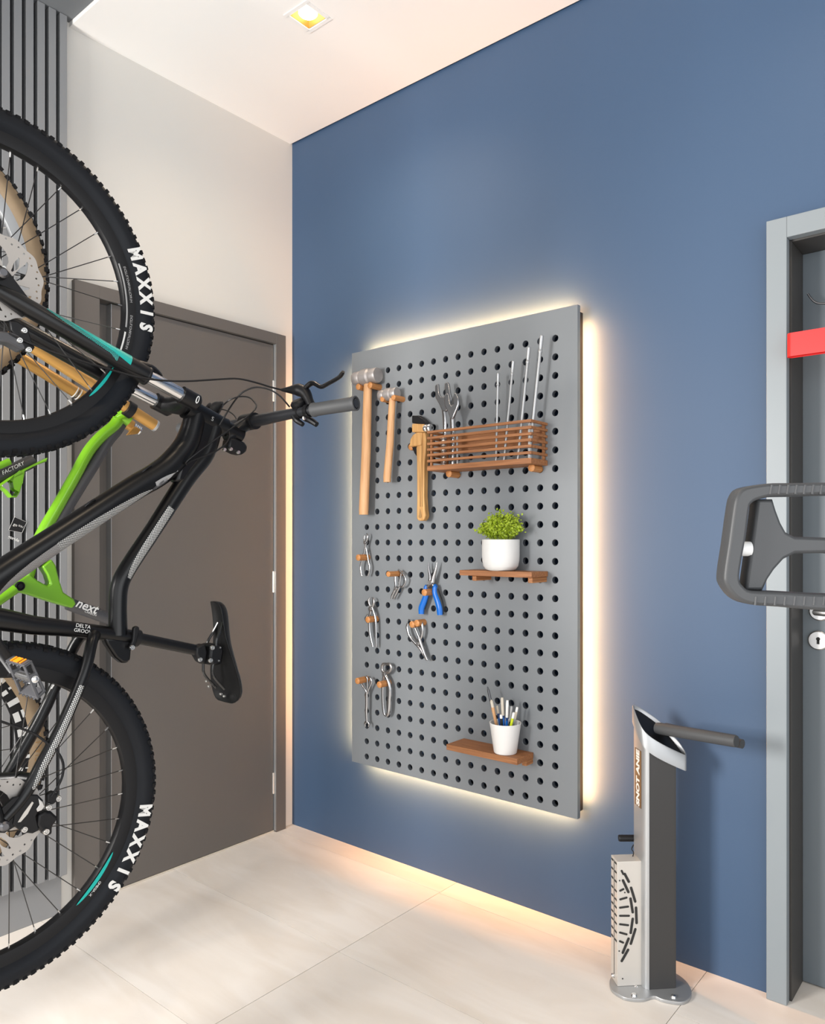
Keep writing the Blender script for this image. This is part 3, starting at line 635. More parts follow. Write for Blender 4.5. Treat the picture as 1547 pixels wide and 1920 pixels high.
tool('bent_pliers', (797, 1238), 'steel pliers with bowed handles upward, leaning to the right below the blue pliers', 'pliers', [
    ('handle', [(765, 1169), (763.5, 1176), (767, 1190), (772.5, 1199), (779, 1206), (786, 1214)], [.005, .006, .006, .006, .005], C_, 0), ('handle', [(786, 1163), (790.5, 1168), (792, 1180), (790.5, 1192), (787, 1200)], [.0045, .006, .0065, .006, .005], C_, 0),
    ('inner_handle', [(776, 1172), (781, 1184), (786, 1196), (791, 1208)], .0045, C_, .003), ('jaw', [(786, 1197), (791, 1212), (796, 1226), (801.5, 1238)], [.0075, .0075, .006, .0035], S_, 0),
    ('jaw', [(782, 1208), (788, 1216), (794, 1227), (800, 1238)], [.006, .0055, .005, .003], S_, .004), ('hook', [(766, 1162), (770, 1163), (773, 1167)], .003, C_, .003), ('pivot', (785, 1207), .008, S_, 0)], G)
peg(772, 1171, 'wooden peg at the left inside the bowed handles of the leaning pliers', L=.04); peg(781, 1168.5, 'wooden peg at the right inside the bowed handles of the leaning pliers', L=.044)
tool('forked_wrench', (688, 1362), 'narrow steel wrench with a loop fork at its top, lower left of the board', 'wrench', [
    ('loop_handle', [(677, 1281), (681, 1288), (686, 1295), (688, 1302)], .0042, C_, 0), ('loop_handle', [(685.5, 1268), (688.5, 1272), (688.5, 1285), (688.3, 1300)], .0042, C_, .002), ('loop_handle', [(691, 1270), (695, 1272), (696.5, 1280), (692, 1290), (688.5, 1300)], .0042, C_, 0),
    ('shaft', [(687.5, 1298), (687.5, 1320), (687, 1335), (688, 1355)], [.007, .0065, .0065, .0055], C_, 0), ('jaw', [(687, 1353), (684.3, 1357), (684.8, 1362.5)], [.005, .0045, .003], C_, 0), ('jaw', [(688.5, 1353), (691.5, 1357), (691, 1362.5)], [.005, .0045, .003], C_, 0)], G)
peg(669.5, 1277, 'wooden peg holding the narrow forked wrench, lowest on the left')
tool('pincers', (724, 1342), 'steel carpenter pincers with a blunt square head at the lower left of the board', 'pincers', [
    ('handle', [(722, 1262), (718.5, 1275), (717.5, 1300), (718.5, 1325), (720.5, 1338), (724, 1342)], [.0065, .006, .0062, .006, .005], C_, 0), ('handle', [(721, 1264), (727, 1275), (730.5, 1290), (730, 1315), (728.5, 1335), (725, 1342)], [.007, .0085, .0095, .009, .006], C_, 0),
    ('jaw', [(722, 1262), (717, 1257), (716.5, 1250), (718.5, 1245.5), (724, 1245)], [.0065, .006, .006, .0055, .005], S_, 0), ('jaw', [(722.5, 1262), (730, 1259), (733.5, 1252), (731, 1246), (725, 1245)], [.0065, .0065, .007, .0065, .005], S_, .002),
    ('pivot', (721.3, 1264), .0085, S_, 0)], G)
peg(710.5, 1284, 'wooden peg between the handles of the carpenter pincers')

# ------------------------------------------------------------------ bicycles (local axes: x = sideways, y = away from the rear wall, z = up)
PHI = .0476
def wheel(root, name, u, z, rr=.37, tan=False, spoke_n=32, rim_m=None, rotor_r=.088, rot=0.0, w0=0.0, knob=1.0):
    """a rim with hub as its own mesh; tyre, tread, spokes and brake rotor hang under it"""
    A = Vector((1, 0, 0)); O_ = Vector((w0, u, z)); ri = rr-.083
    mb = MB()
    mb.lathe([(ri, -.005), (ri+.003, -.011), (ri+.014, -.0135), (ri+.030, -.0145), (ri+.030, .0145), (ri+.014, .0135), (ri+.003, .011), (ri, .005)], O_, A, 96, closed=True)
    o = mb.build(name, rim_m or M['rim'], root, local=True, smooth=30)
    h = MB().lathe([(0, -.058), (.010, -.058), (.012, -.050), (.016, -.036), (.027, -.034), (.027, -.030), (.016, -.027), (.014, 0), (.016, .027), (.027, .030), (.027, .034), (.018, .036), (.018, .047), (.011, .050), (.010, .058), (0, .058)], O_, A, 28)
    h.build('hub', M['blk'], o, local=True)
    r0 = rr-.056; r1 = rr-.008; hw = .0265
    prof = [(r0, -.0135), (r0+.006, -.019), (r0+.013, -.0245), (r0+.020, -.0265), (r0+.032, -.0262), (r0+.040, -.0235), (r1-.002, -.016), (r1, -.006), (r1, .006), (r1-.002, .016), (r0+.040, .0235), (r0+.032, .0262), (r0+.020, .0265), (r0+.013, .0245), (r0+.006, .019), (r0, .0135)]
    tm = MB()
    if tan:
        tm.lathe(prof[:6], O_, A, 96); tm.lathe(prof[10:], O_, A, 96); tm.lathe(prof[5:11], O_, A, 96, mi=1); tm.build('tyre', [M['tan'], M['tread']], o, local=True, smooth=40)
    else: tm.lathe(prof, O_, A, 120); tm.build('tyre', M['tyre'], o, local=True, smooth=40)
    tr_ = MB(); nk = 124 if not tan else 92; ks = 1.0 if tan else .74
    for k in range(nk):
        a = 2*PI*(k+.3)/nk
        for (wc_, rc_, dw, dt, dh) in (((-.0235, rr-.0150, .0045, .0062, .0055*knob), (.0235, rr-.0150, .0045, .0062, .0055*knob), (-.0125, rr-.0085, .0045, .0055, .0058*knob), (.0125, rr-.0085, .0045, .0055, .0058*knob)) if k % 2 else ((-.0210, rr-.0120, .005, .0058, .0050*knob), (.0210, rr-.0120, .005, .0058, .0050*knob), (-.0045, rr-.0068, .0036, .0055, .0052*knob), (.0045, rr-.0068, .0036, .0055, .0052*knob))):
            er = Vector((0, math.cos(a), math.sin(a))); et = Vector((0, -math.sin(a), math.cos(a)))
            tilt = wc_*14; en = (er*math.cos(tilt*1.3)+A*math.sin(tilt*1.3)); ew = A*math.cos(tilt*1.3)-er*math.sin(tilt*1.3)
            dt = dt*ks; dh = dh*(.6 if not tan else 1); c_ = O_+A*wc_+er*(rc_-.001); Mx = Matrix((ew, et, en)).transposed().to_4x4(); Mx.translation = c_
            tr_.box(-dw, dw, -dt, dt, -.004, dh*.75, Mx=Mx)
    t2 = tr_.build('tread', M['tread'], o, local=True, smooth=0); t2['kind'] = 'stuff'
    # spokes: each one its own object with its nipple
    protos = []
    for side in (1, -1):
        for lead in (1, -1):
            mb = MB(); a0 = lead*1.15; hub = Vector((side*.031, .026*math.cos(a0), .026*math.sin(a0))); e_ = Vector((side*.002, ri+.001, 0))
            mb.tube([hub, e_.lerp(hub, .5)+Vector((side*.0008, 0, 0)), e_.lerp(hub, .04)], .0011, 5); mb.tube([e_.lerp(hub, .04), e_], [.0016, .0018], 6, 1)
            me = mb.build('spoke', [M['spoke'], M['bolt']], o, local=True)
            protos.append(me)
    for k in range(spoke_n):
        p_ = protos[(k % 2)*2+((k//2) % 2)]; a = rot+2*PI*k/spoke_n
        if k in (0, 1, 2, 3) and not p_.get('used'):
            s_ = p_; p_['used'] = 1
        else: s_ = p_.copy(); COL.objects.link(s_); s_.parent = o
        s_.location = O_; s_.rotation_euler = (a, 0, 0); WM[s_.name] = T(o)
    for p_ in protos: del p_['used']
    if rotor_r:
        rl = []; n = 96
        rl.append([((rotor_r+(.0022*math.sin(12*2*PI*i/n)))*math.cos(2*PI*i/n), (rotor_r+(.0022*math.sin(12*2*PI*i/n)))*math.sin(2*PI*i/n)) for i in range(n)])
        rl.append([(.017*math.cos(2*PI*i/20), .017*math.sin(2*PI*i/20)) for i in range(20)])
        def blob(ra, rb, aa, ab, wd=.004, sk=.3):
            pts = []
            for i in range(7): t = i/6; r_ = ra+(rb-ra)*t; a_ = aa+(ab-aa)*t; pts.append((r_, a_-wd/r_*math.sin(PI*min(max(t, .08), .92))))
            for i in range(7): t = 1-i/6; r_ = ra+(rb-ra)*t; a_ = aa+(ab-aa)*t; pts.append((r_, a_+wd/r_*math.sin(PI*min(max(t, .08), .92))))
            return [(r_*math.cos(a_), r_*math.sin(a_)) for r_, a_ in pts]
        for k in range(6):
            a_ = 2*PI*k/6
            rl.append(blob(rotor_r*.26, rotor_r*.80, a_, a_+.62, .0105)); rl.append(blob(rotor_r*.34, rotor_r*.70, a_+.56, a_+.86, .0062)); 
            for (rf, da) in ((.90, .0), (.86, .17), (.92, .34), (.85, .52), (.92, .70), (.87, .86)):
                rl.append([(rotor_r*rf*math.cos(a_+da)+.0022*math.cos(t*PI/3), rotor_r*rf*math.sin(a_+da)+.0022*math.sin(t*PI/3)) for t in range(6)])
        Mx = frame(O_+A*.0485, (0, 1, 0), (0, 0, 1), (1, 0, 0))
        MB().curve(rl, .002, Mx).build('brake_rotor', M['rotor'], o, local=True)
        ng = MB(); 
        for k in range(6): ng.lathe([(0, .0), (.004, 0), (.004, .002), (0, .002)], O_+A*.0495+Vector((0, .0215*math.cos(k*PI/3), .0215*math.sin(k*PI/3))), A, 8)
        ng.build('rotor_bolts', M['bolt'], o, local=True)
    return o
def arc_text(parent, body, u, z, r, a0, a1, size, m, w, outward=True, bold=.0, nm='lettering', xs=1.0):
    """letters along a circle on the +x side; a0 -> a1 are the angles of the first and last letter"""
    mb = MB(); n = len(body)
    for i, ch in enumerate(body):
        if ch == ' ': continue
        a = a0+(a1-a0)*i/max(n-1, 1); er = Vector((0, math.cos(a), math.sin(a))); et = Vector((0, -math.sin(a), math.cos(a)))
        up = er if outward else -er; rt_ = -et if outward else et
        Mx = frame(Vector((w, u, z))+er*r, rt_, up) @ Matrix.Diagonal((xs, 1, 1, 1))
        mb.text(ch, size, Mx, .0002, bold=bold)
        if size > .03: mb.build('letter', m, parent, local=True, smooth=0); mb = MB()
    if not mb.v: return None
    return mb.build(nm, m, parent, local=True, smooth=0)
def arc_band(parent, u, z, r0, r1, a0, a1, w, m, nm='stripe', taper=True, n=24, w1=None):
    mb = MB(); vs = []
    for i in range(n+1):
        t = i/n; a = a0+(a1-a0)*t; k = (math.sin(PI*t)**.5 if taper else 1); rm = (r0+r1)/2; hh = (r1-r0)/2*k
        for r_, w_ in ((rm-hh, w), (rm+hh, w if w1 is None else w1)): vs.append(Vector((w_, u+r_*math.cos(a), z+r_*math.sin(a))))
    mb.add(vs, [(2*i, 2*i+1, 2*i+3, 2*i+2) for i in range(n)])
    return mb.build(nm, m, parent, local=True, smooth=0)
def patch(parent, pts, rad, a0, a1, m, nm='printed_decal', n=10, taper=(0, 0), lift=.0004, low=None):
    """a decal wrapped on a tube: pts = axis, rad = radii, angles measured from the +x side toward 'up' of the tube; UV in metres"""
    pts = [Vector(p) for p in pts]; k = len(pts); vs = []; uv = []; L = 0; mb = MB()
    for i in range(k):
        d = (pts[min(i+1, k-1)]-pts[max(i-1, 0)]).normalized(); X = Vector((1, 0, 0)); X = (X-d*X.dot(d)).normalized(); Y = X.cross(d)
        if Y.z < 0: Y = -Y
        if i: L += (pts[i]-pts[i-1]).length
        r_ = (rad[i] if hasattr(rad, '__len__') else rad)+lift; t = i/(k-1)
        s0 = a0+(a1-a0)*.5*taper[0]*(1-t)**2+(a1-a0)*.5*taper[1]*t**2*0; s1 = a1-(a1-a0)*taper[0]*(1-t)**2-(a1-a0)*taper[1]*t**2
        if low is not None: s0 = a0+(a1-a0)*low*(1-t)
        for j in range(n+1):
            a = s0+(s1-s0)*j/n; vs.append(pts[i]+X*(r_*math.cos(a))+Y*(r_*math.sin(a))); uv.append((L, a*r_))
    fs = [(i*(n+1)+j, i*(n+1)+j+1, (i+1)*(n+1)+j+1, (i+1)*(n+1)+j) for i in range(k-1) for j in range(n)]
    me = bpy.data.meshes.new(nm); me.from_pydata([tuple(v) for v in vs], [], fs); me.materials.append(m)
    ul = me.uv_layers.new(name='UVMap')
    for lp in me.loops: ul.data[lp.index].uv = uv[lp.vertex_index]
    me.polygons.foreach_set('use_smooth', [True]*len(me.polygons))
    o = bpy.data.objects.new(nm, me); COL.objects.link(o); o.parent = parent; WM[o.name] = T(parent); return o

class Bike:
    def __init__(s, name, O, label):
        s.O = Vector(O); s.root = thing(name, O, label, 'bicycle', None, -PHI)
        s.N = Vector((math.cos(PHI), -math.sin(PHI), 0)); s.D = Vector((math.sin(PHI), math.cos(PHI), 0))
    def P(s, px, py, w=0.0):
        d = ray(px, py); t = (s.O+s.N*w-CAM).dot(s.N)/d.dot(s.N); p = CAM+d*t
        return Vector((w, (p-s.O).dot(s.D), p.z))
    def tube(s, name, pts, r, m, n=14, k=0, parent=None, ratio=1.0, flat=None, closed=False, caps=True):
        P = [s.P(*q) for q in pts]
        if k: P = cat_rom(P, k)
        return MB().tube(P, r, n, ratio=ratio, flat=flat, caps=caps).build(name, m, parent or s.root, local=True)
    def plate(s, name, pts, w, th, m, bevel=.002, parent=None, holes=()):
        P = [s.P(a, b, w) for a, b in pts]
        if holes:
            lp = [[(p.y, p.z) for p in P]]+[[(q.y, q.z) for q in [s.P(a, b, w) for a, b in h]] for h in holes]
            return MB().curve(lp, th, frame((w, 0, 0), (0, 1, 0), (0, 0, 1), (1, 0, 0)), bevel=bevel).build(name, m, parent or s.root, local=True)
        return MB().prism([p-Vector((th/2, 0, 0)) for p in P], (th, 0, 0)).build(name, m, parent or s.root, local=True, bevel=bevel)
    def bolt(s, px, py, w, r=.0055, m=None, parent=None):
        p = s.P(px, py, w)
        mb = MB().lathe([(0, .003), (r*.35, .003), (r*.45, .0015), (r*.55, .004), (r*.85, .004), (r, .0025), (r, -.002), (0, -.002)], p, (1, 0, 0), 14)
        return mb.build('bolt', m or M['bolt'], parent or s.root, local=True)

B = Bike('mountain_bike', (.868, -1.592, 0), 'black mountain bike with teal fork stripes hanging upright, nearest the camera')
X = Vector((1, 0, 0))
ZF, ZR, UR = 1.791, .679, .003
fw = wheel(B.root, 'front_wheel', 0, ZF, rot=.05); rw = wheel(B.root, 'rear_wheel', UR, ZR, rot=.12)
def ang(px, py, u, z, w=.026): p = B.P(px, py, w); return math.atan2(p.z-z, p.y-u)
arc_text(fw, 'MAXXIS', 0, ZF, .3345, ang(244, 478, 0, ZF), ang(265, 611, 0, ZF), .0415, M['print'], .0269, bold=.0022, xs=.86)
arc_text(rw, 'MAXXIS', UR, ZR, .3345, ang(265, 1520, UR, ZR), ang(205, 1656, UR, ZR), .0415, M['print'], .0269, bold=.0022, xs=.86)
arc_band(fw, 0, ZF, .2905, .2945, ang(226, 492, 0, ZF), ang(236, 610, 0, ZF), .0150, M['silverp'], 'rim_stripe', False, w1=.0150)
arc_text(fw, 'EVOLUTIONARYALLOYRIM', 0, ZF, .3035, ang(227, 500, 0, ZF), ang(243, 562, 0, ZF), .0085, M['silverp'], .0150, nm='rim_lettering')
arc_text(fw, 'EVOLUTIONARYALLOYRIM', 0, ZF, .3035, ang(247, 590, 0, ZF), ang(240, 650, 0, ZF), .0085, M['silverp'], .0150, nm='rim_lettering')
arc_band(fw, 0, ZF, .2905, .2945, ang(238, 620, 0, ZF), ang(230, 662, 0, ZF), .0150, M['print'], 'rim_stripe', False)
arc_band(fw, 0, ZF, .2900, .2970, ang(221, 690, 0, ZF), ang(176, 748, 0, ZF), .0152, M['teal'])
arc_band(rw, UR, ZR, .2900, .2990, ang(211, 1598, UR, ZR), ang(143, 1697, UR, ZR), .0152, M['teal'])
arc_text(rw, 'OMEGA-X', UR, ZR, .3045, ang(188, 1656, UR, ZR), ang(170, 1678, UR, ZR), .008, M['print'], .0152, nm='rim_lettering')

# fork
WL = .062
fork = B.tube('fork', [(-14, 539, WL), (26, 562, WL), (120, 616, WL), (200, 662, WL), (250, 690, WL), (274, 704, WL)], [.012, .0185, .0195, .0205, .0225, .0225], M['frame'], 20)
legp = [B.P(-14, 539, WL), B.P(26, 562, WL), B.P(120, 616, WL), B.P(200, 662, WL), B.P(250, 690, WL), B.P(274, 704, WL)]
fl2 = [Vector((-WL, p.y, p.z)) for p in legp]
MB().tube(fl2, [.012, .0185, .0195, .0205, .0225, .0225], 20).build('lower_leg', M['frame'], fork, local=True)
fax = (legp[5]-legp[2]).normalized()
patch(fork, [legp[1].lerp(legp[2], .55), legp[2], legp[3], legp[3].lerp(legp[4], .3)], [.0192, .0195, .0205, .021], -.60, 1.2, M['tealdots'], low=.72)
patch(fork, [legp[1].lerp(legp[2], .95), legp[2].lerp(legp[3], .3), legp[3].lerp(legp[4], .1), legp[3].lerp(legp[4], .75)], [.0196, .0199, .0207, .0215], -.25, 1.28, M['teal'], nm='teal_stripe', lift=.0007, low=.8)
for sg in (1, -1):
    ax_ = Vector((sg*WL, 0, ZF)); lg = [legp[0], fl2[0]][0 if sg > 0 else 1]; q1 = (legp if sg > 0 else fl2)
    mb = MB().prism([v+Vector((-.008 if sg > 0 else 0, 0, 0))+Vector((sg*-.004, 0, 0)) for v in (Vector((ax_.x, -.016, ZF+.006)), Vector((ax_.x, .0, ZF+.019)), Vector((ax_.x, .016, ZF+.010)), q1[1]+Vector((0, .035, .004)), q1[1]+Vector((0, .02, -.03)), q1[0]+Vector((0, -.01, -.006)))], (.012, 0, 0))
    mb.build('dropout', M['blk'], fork, local=True, bevel=.002)
MB().lathe([(0, .012), (.007, .012), (.011, .008), (.012, .0), (.012, -.010), (.006, -.0101), (.006, -.12), (.011, -.122), (.011, -.134), (0, -.134)], (WL+.006, 0, ZF), X, 20).build('axle', M['darksteel'], fork, local=True)
# arch between the lowers, over the tyre
a0_ = legp[4]; arch_u = fax
up_ = Vector((0, -fax.z, fax.y)) if True else None
if up_.z < 0: up_ = -up_
am = a0_ + fax*.035 + up_*.022
apts = cat_rom([Vector((WL, a0_.y, a0_.z))+up_*.012, Vector((WL*.93, am.y, am.z)), Vector((WL*.5, am.y+fax.y*.035, am.z+fax.z*.035))+up_*.004, Vector((0, am.y+fax.y*.045, am.z+fax.z*.045))+up_*.006, Vector((-WL*.5, am.y+fax.y*.035, am.z+fax.z*.035))+up_*.004, Vector((-WL*.93, am.y, am.z)), Vector((-WL, a0_.y, a0_.z))+up_*.012], 4)
MB().tube(apts, .0155, 12, flat=tuple(up_), ratio=.62).build('arch', M['blk'], fork, local=True)
s0, s1 = B.P(268, 701, WL), B.P(342, 741, WL); fd = (s1-s0).normalized(); s1e = s1
for sg in (1, -1):
    a = Vector((sg*WL, s0.y, s0.z))-fd*.02; b = Vector((sg*WL, s1e.y, s1e.z))
    MB().tube([a, b], .0160, 20).build('stanchion', M['chrome'], fork, local=True)
    MB().lathe([(.0225, -.003), (.0235, 0), (.0225, .004), (.017, .006)], Vector((sg*WL, legp[5].y, legp[5].z)), fd, 20).build('dust_seal', M['blk'], fork, local=True)
cpA = Vector((0, s1.y, s1.z)); cr = MB()
for sg in (1, -1): cr.tube([cpA+X*sg*WL-fd*.004, cpA+X*sg*WL+fd*.040, cpA+X*sg*WL+fd*.046], [.0215, .0215, .016], 18)
cr.tube([cpA+X*WL+fd*.018, cpA+X*WL*.5+fd*.030, cpA+fd*.034, cpA-X*WL*.5+fd*.030, cpA-X*WL+fd*.018], [.020, .021, .026, .021, .020], 16)
cr.build('crown', M['frame'], fork, local=True)
dn_ = -up_
cm = cpA+X*WL+fd*.022+up_*0+X*.0215
bc_ = cpA+X*(WL+.0218)+fd*.030; mbx = MB().tube([bc_+up_*(.009*math.cos(t*PI/9))+fd*(.0032*math.sin(t*PI/9)) for t in range(18)], .0011, 6, closed=True); mbx.build('crown_badge', M['print'], fork, local=True)
# front brake caliper and hose clip
B.plate('brake_caliper', [(-14, 622), (20, 626), (34, 634), (44, 655), (36, 660), (10, 645), (-14, 642)], .045, .034, M['dgrey'], .004)
B.plate('caliper_mount', [(18, 603), (30, 603), (50, 615), (58, 640), (64, 652), (57, 662), (48, 660), (36, 640), (20, 620)], .056, .010, M['blk'], .002)
for a_, b_, w_ in ((45, 620, .063), (36.5, 638.5, .063), (53.5, 656, .063)): B.bolt(a_, b_, w_, .0062)

# frame
ht0 = cpA+fd*.050; ht1 = ht0+fd*.118
frm = MB().tube([ht0, ht0+fd*.012, ht0+fd*.02, ht1-fd*.015, ht1], [.0285, .0285, .0265, .0245, .0255], 24).build('main_frame', M['frame'], B.root, local=True)
mid = ht0.lerp(ht1, .5)
dtp = [ht0+fd*.030, B.P(352, 828), B.P(322, 868), B.P(290, 893), B.P(247, 918), B.P(120, 1000), B.P(0, 1079), Vector((0, -.035, 1.135))]
dtr = [.026, .030, .031, .0305, .0295, .029, .031, .034]
dts = cat_rom(dtp, 5); drs = [dtr[min(int(i/5), 7)]+(dtr[min(int(i/5)+1, 7)]-dtr[min(int(i/5), 7)])*(i % 5)/5 for i in range(len(dts))]
MB().tube(dts, drs, 22).build('down_tube', M['frame'], frm, local=True)
ttp = [ht1-fd*.028, B.P(385, 850), B.P(349, 898), B.P(289, 991), B.P(240, 1065), B.P(224, 1100), B.P(221, 1140), B.P(221, 1190)]
ttr = [.022, .024, .0225, .0205, .0205, .0205, .0205, .022]
tts = cat_rom(ttp, 5); trs = [ttr[min(int(i/5), 7)]+(ttr[min(int(i/5)+1, 7)]-ttr[min(int(i/5), 7)])*(i % 5)/5 for i in range(len(tts))]
MB().tube(tts, trs, 20).build('top_tube', M['frame'], frm, local=True)
MB().prism([v-X*.018 for v in (ht0.lerp(ht1, .25), ht1-fd*.01, B.P(372, 870), B.P(345, 905), B.P(322, 905), B.P(335, 860))], (.036, 0, 0)).build('gusset', M['frame'], frm, local=True, bevel=.009)
st0, st1 = Vector((0, -.05, 1.105)), B.P(256, 1196)
MB().tube([st0, B.P(5, 1162), B.P(60, 1172), B.P(140, 1180), B.P(215, 1190), st1], [.0255, .0235, .0205, .0172, .0172, .0172], 20).build('seat_tube', M['frame'], frm, local=True)
MB().tube([st0-X*.037, st0+X*.037], .024, 22).build('bottom_bracket', M['frame'], frm, local=True)
B.plate('seat_gusset', [(190, 1194), (243, 1200), (240, 1236), (234, 1243), (224, 1242), (212, 1232), (196, 1208)], 0, .028, M['frame'], .008, frm)
ssn = [(178, 1190, .018), (172, 1205, .035), (158, 1262, .052), (116, 1362, .056), (80, 1430, .057), (60, 1468, .058), (37, 1503, .060), (8, 1536, .062)]
ssp = cat_rom([B.P(*q) for q in ssn], 4); ssr = [.013, .0125, .0125, .0130, .0135, .0135, .012, .010]
MB().tube(ssp, ssr, 16).build('seat_stay', M['frame'], frm, local=True)
MB().tube([Vector((-p.x, p.y, p.z)) for p in ssp], ssr, 16).build('seat_stay', M['frame'], frm, local=True)
for sg in (1, -1):
    MB().tube(cat_rom([st0+X*sg*.02, Vector((sg*.045, -.045, .98)), Vector((sg*.060, -.03, .80)), Vector((sg*.062, UR-.004, ZR+.01))], 5), [.014, .014, .012, .010], 14).build('chain_stay', M['frame'], frm, local=True)
    MB().prism([Vector((sg*.062-.004, UR+a, ZR+b)) for a, b in ((-.014, -.012), (.004, -.018), (.03, -.008), (.045, .01), (.05, .03), (.04, .05), (.02, .05), (.0, .035), (-.012, .02))], (.008, 0, 0)).build('rear_dropout', M['blk'], frm, local=True, bevel=.002)
MB().lathe([(0, .01), (.006, .01), (.010, .006), (.011, 0), (.0115, -.012), (.006, -.0122), (.006, -.13), (.011, -.132), (.011, -.142), (0, -.142)], (.072, UR, ZR), X, 20).build('rear_axle', M['darksteel'], frm, local=True)
B.tube('stay_bridge', [(70, 1462, .050), (40, 1459, .02), (0, 1461, -.03), (-20, 1463, -.052)], [.012, .013, .014, .012], M['frame'], parent=frm)
# prints on the frame
def seg(P, R_, i0, i1): return P[i0:i1], R_[i0:i1]
pp, rp = seg(dts, drs, 17, 27); patch(frm, pp, rp, -1.15, -.10, M['net'], taper=(.75, .0)); 
pp, rp = seg(dts, drs, 26, 34); patch(frm, pp, rp, -1.15, -.15, M['dots'], taper=(0, .9))
pp, rp = seg(dts, drs, 11, 18); patch(frm, pp, rp, -.75, -.1, M['silverp'], nm='grey_chevron', taper=(.8, .2))
pp, rp = seg(dts, drs, 14, 19); patch(frm, pp, rp, -.9, -.35, M['dgrey'], nm='dark_chevron', taper=(.2, .6))
pp, rp = seg(tts, trs, 13, 23); patch(frm, pp, rp, -.55, .65, M['net'], taper=(.2, .6))
i_ = 9
patch(frm, ssp[9:22], [.0131]*13, -.55, .9, M['net'], taper=(.3, .6))
tx = MB(); pA, pB = B.P(140, 1176, .0177), B.P(172, 1181, .0177)
dd = (pB-pA).normalized(); upd = X.cross(dd)*-1; upd = dd.cross(X)*-1
for i, body in enumerate(('DELTA', 'GROOVE')): tx.text(body, .0115, frame(pA.lerp(pB, .5)+Vector((0, 0, .005-.011*i))+dd*.002*i, dd, X.cross(dd)), .0002)
tx.build('seat_tube_lettering', M['print'], frm, local=True)
tx = MB(); tx.text('S', .016, frame(ht0.lerp(ht1, .55)+X*.0262-up_*.004, fd, X.cross(fd)), .0002); tx.build('head_tube_mark', M['silverp'], frm, local=True)
# seat post, clamp, saddle
pe = B.P(368, 1219); pd = (pe-st1).normalized()
post = MB().tube([st1-pd*.05, pe], .0136, 20).build('seat_post', M['frame'], B.root, local=True)
cl = MB().tube([B.P(250, 1195), B.P(259, 1197)], [.0205, .0205], 22); cl.build('seat_clamp', M['blk'], post, local=True)
B.plate('clamp_lever', [(249, 1176), (255, 1173), (260, 1176), (258, 1190), (254, 1205), (252, 1213), (246, 1217), (242, 1212), (247, 1200)], .020, .012, M['blk'], .003, post)
B.bolt(247.5, 1214, .028, .0062, parent=post)
B.plate('post_head', [(362, 1212), (380, 1206), (384, 1222), (380, 1246), (370, 1240), (362, 1226)], 0, .030, M['blk'], .005, post)
sd = MB(); stn = []
for (px, py, hw_, th) in ((407, 1127, .011, .014), (416, 1128.5, .019, .026), (424, 1137, .023, .034), (428, 1155, .024, .037), (429, 1180, .025, .034), (430, 1203, .033, .032), (432, 1225, .046, .030), (435, 1248, .060, .032), (439, 1270, .069, .034), (442, 1290, .070, .034), (440, 1306, .058, .030), (432, 1316, .034, .022)):
    p = B.P(px-1, py, 0); stn.append((p.y, p.z, hw_, th))
vs = []; n = 20
for (u, z, hw_, th) in stn:
    for j in range(n):
        a = 2*PI*j/n; c_, s_ = math.cos(a), math.sin(a)
        w_ = hw_*(abs(c_)**.75)*(1 if c_ > 0 else -1)
        uu = (s_*th*.5 if s_ > 0 else s_*th*.16) - th*.5 - .35*th*(w_/max(hw_, 1e-6))**2*(1 if s_ > -.2 else .9)
        vs.append(Vector((w_, u+uu, z)))
k = len(stn); fs = [(i*n+j, i*n+(j+1) % n, (i+1)*n+(j+1) % n, (i+1)*n+j) for i in range(k-1) for j in range(n)]+[tuple(range(n-1, -1, -1)), tuple(range((k-1)*n, k*n))]
sad = sd.add(vs, fs).build('saddle', M['saddle'], B.root, local=True, smooth=60)
sub = sad.modifiers.new('sub', 'SUBSURF'); sub.levels = 1; sub.render_levels = 1
B.tube('saddle_rail', [(419, 1160, .008), (417, 1170, .012), (411, 1188, .020), (406, 1202, .022), (403, 1236, .022), (399, 1250, .022), (401, 1268, .022), (421, 1292, .026)], .0036, M['railblk'], 8, 4, sad)
B.tube('saddle_rail', [(412, 1160, -.008), (408, 1170, -.012), (398, 1188, -.020), (390, 1202, -.022), (384, 1228, -.022), (381, 1248, -.022), (384, 1266, -.022), (405, 1289, -.026)], .0036, M['railblk'], 8, 4, sad)
B.plate('rail_clamp', [(386, 1207), (404, 1206), (410, 1216), (406, 1244), (388, 1247), (383, 1230)], 0.0, .052, M['blk'], .006, sad)
for a_, b_ in ((398, 1214.5), (394.5, 1238)): B.bolt(a_, b_, .0285, .0058, parent=sad)
B.bolt(375, 1236.5, .014, .0058, parent=post); B.bolt(412, 1214, .024, .0025, parent=sad); B.bolt(409, 1238.5, .024, .0025, parent=sad)
for a_, b_ in ((387, 1277), (391.5, 1287), (414, 1301), (420, 1305)): B.bolt(a_, b_, .0 if a_ > 400 else -.03, .0035, parent=sad)

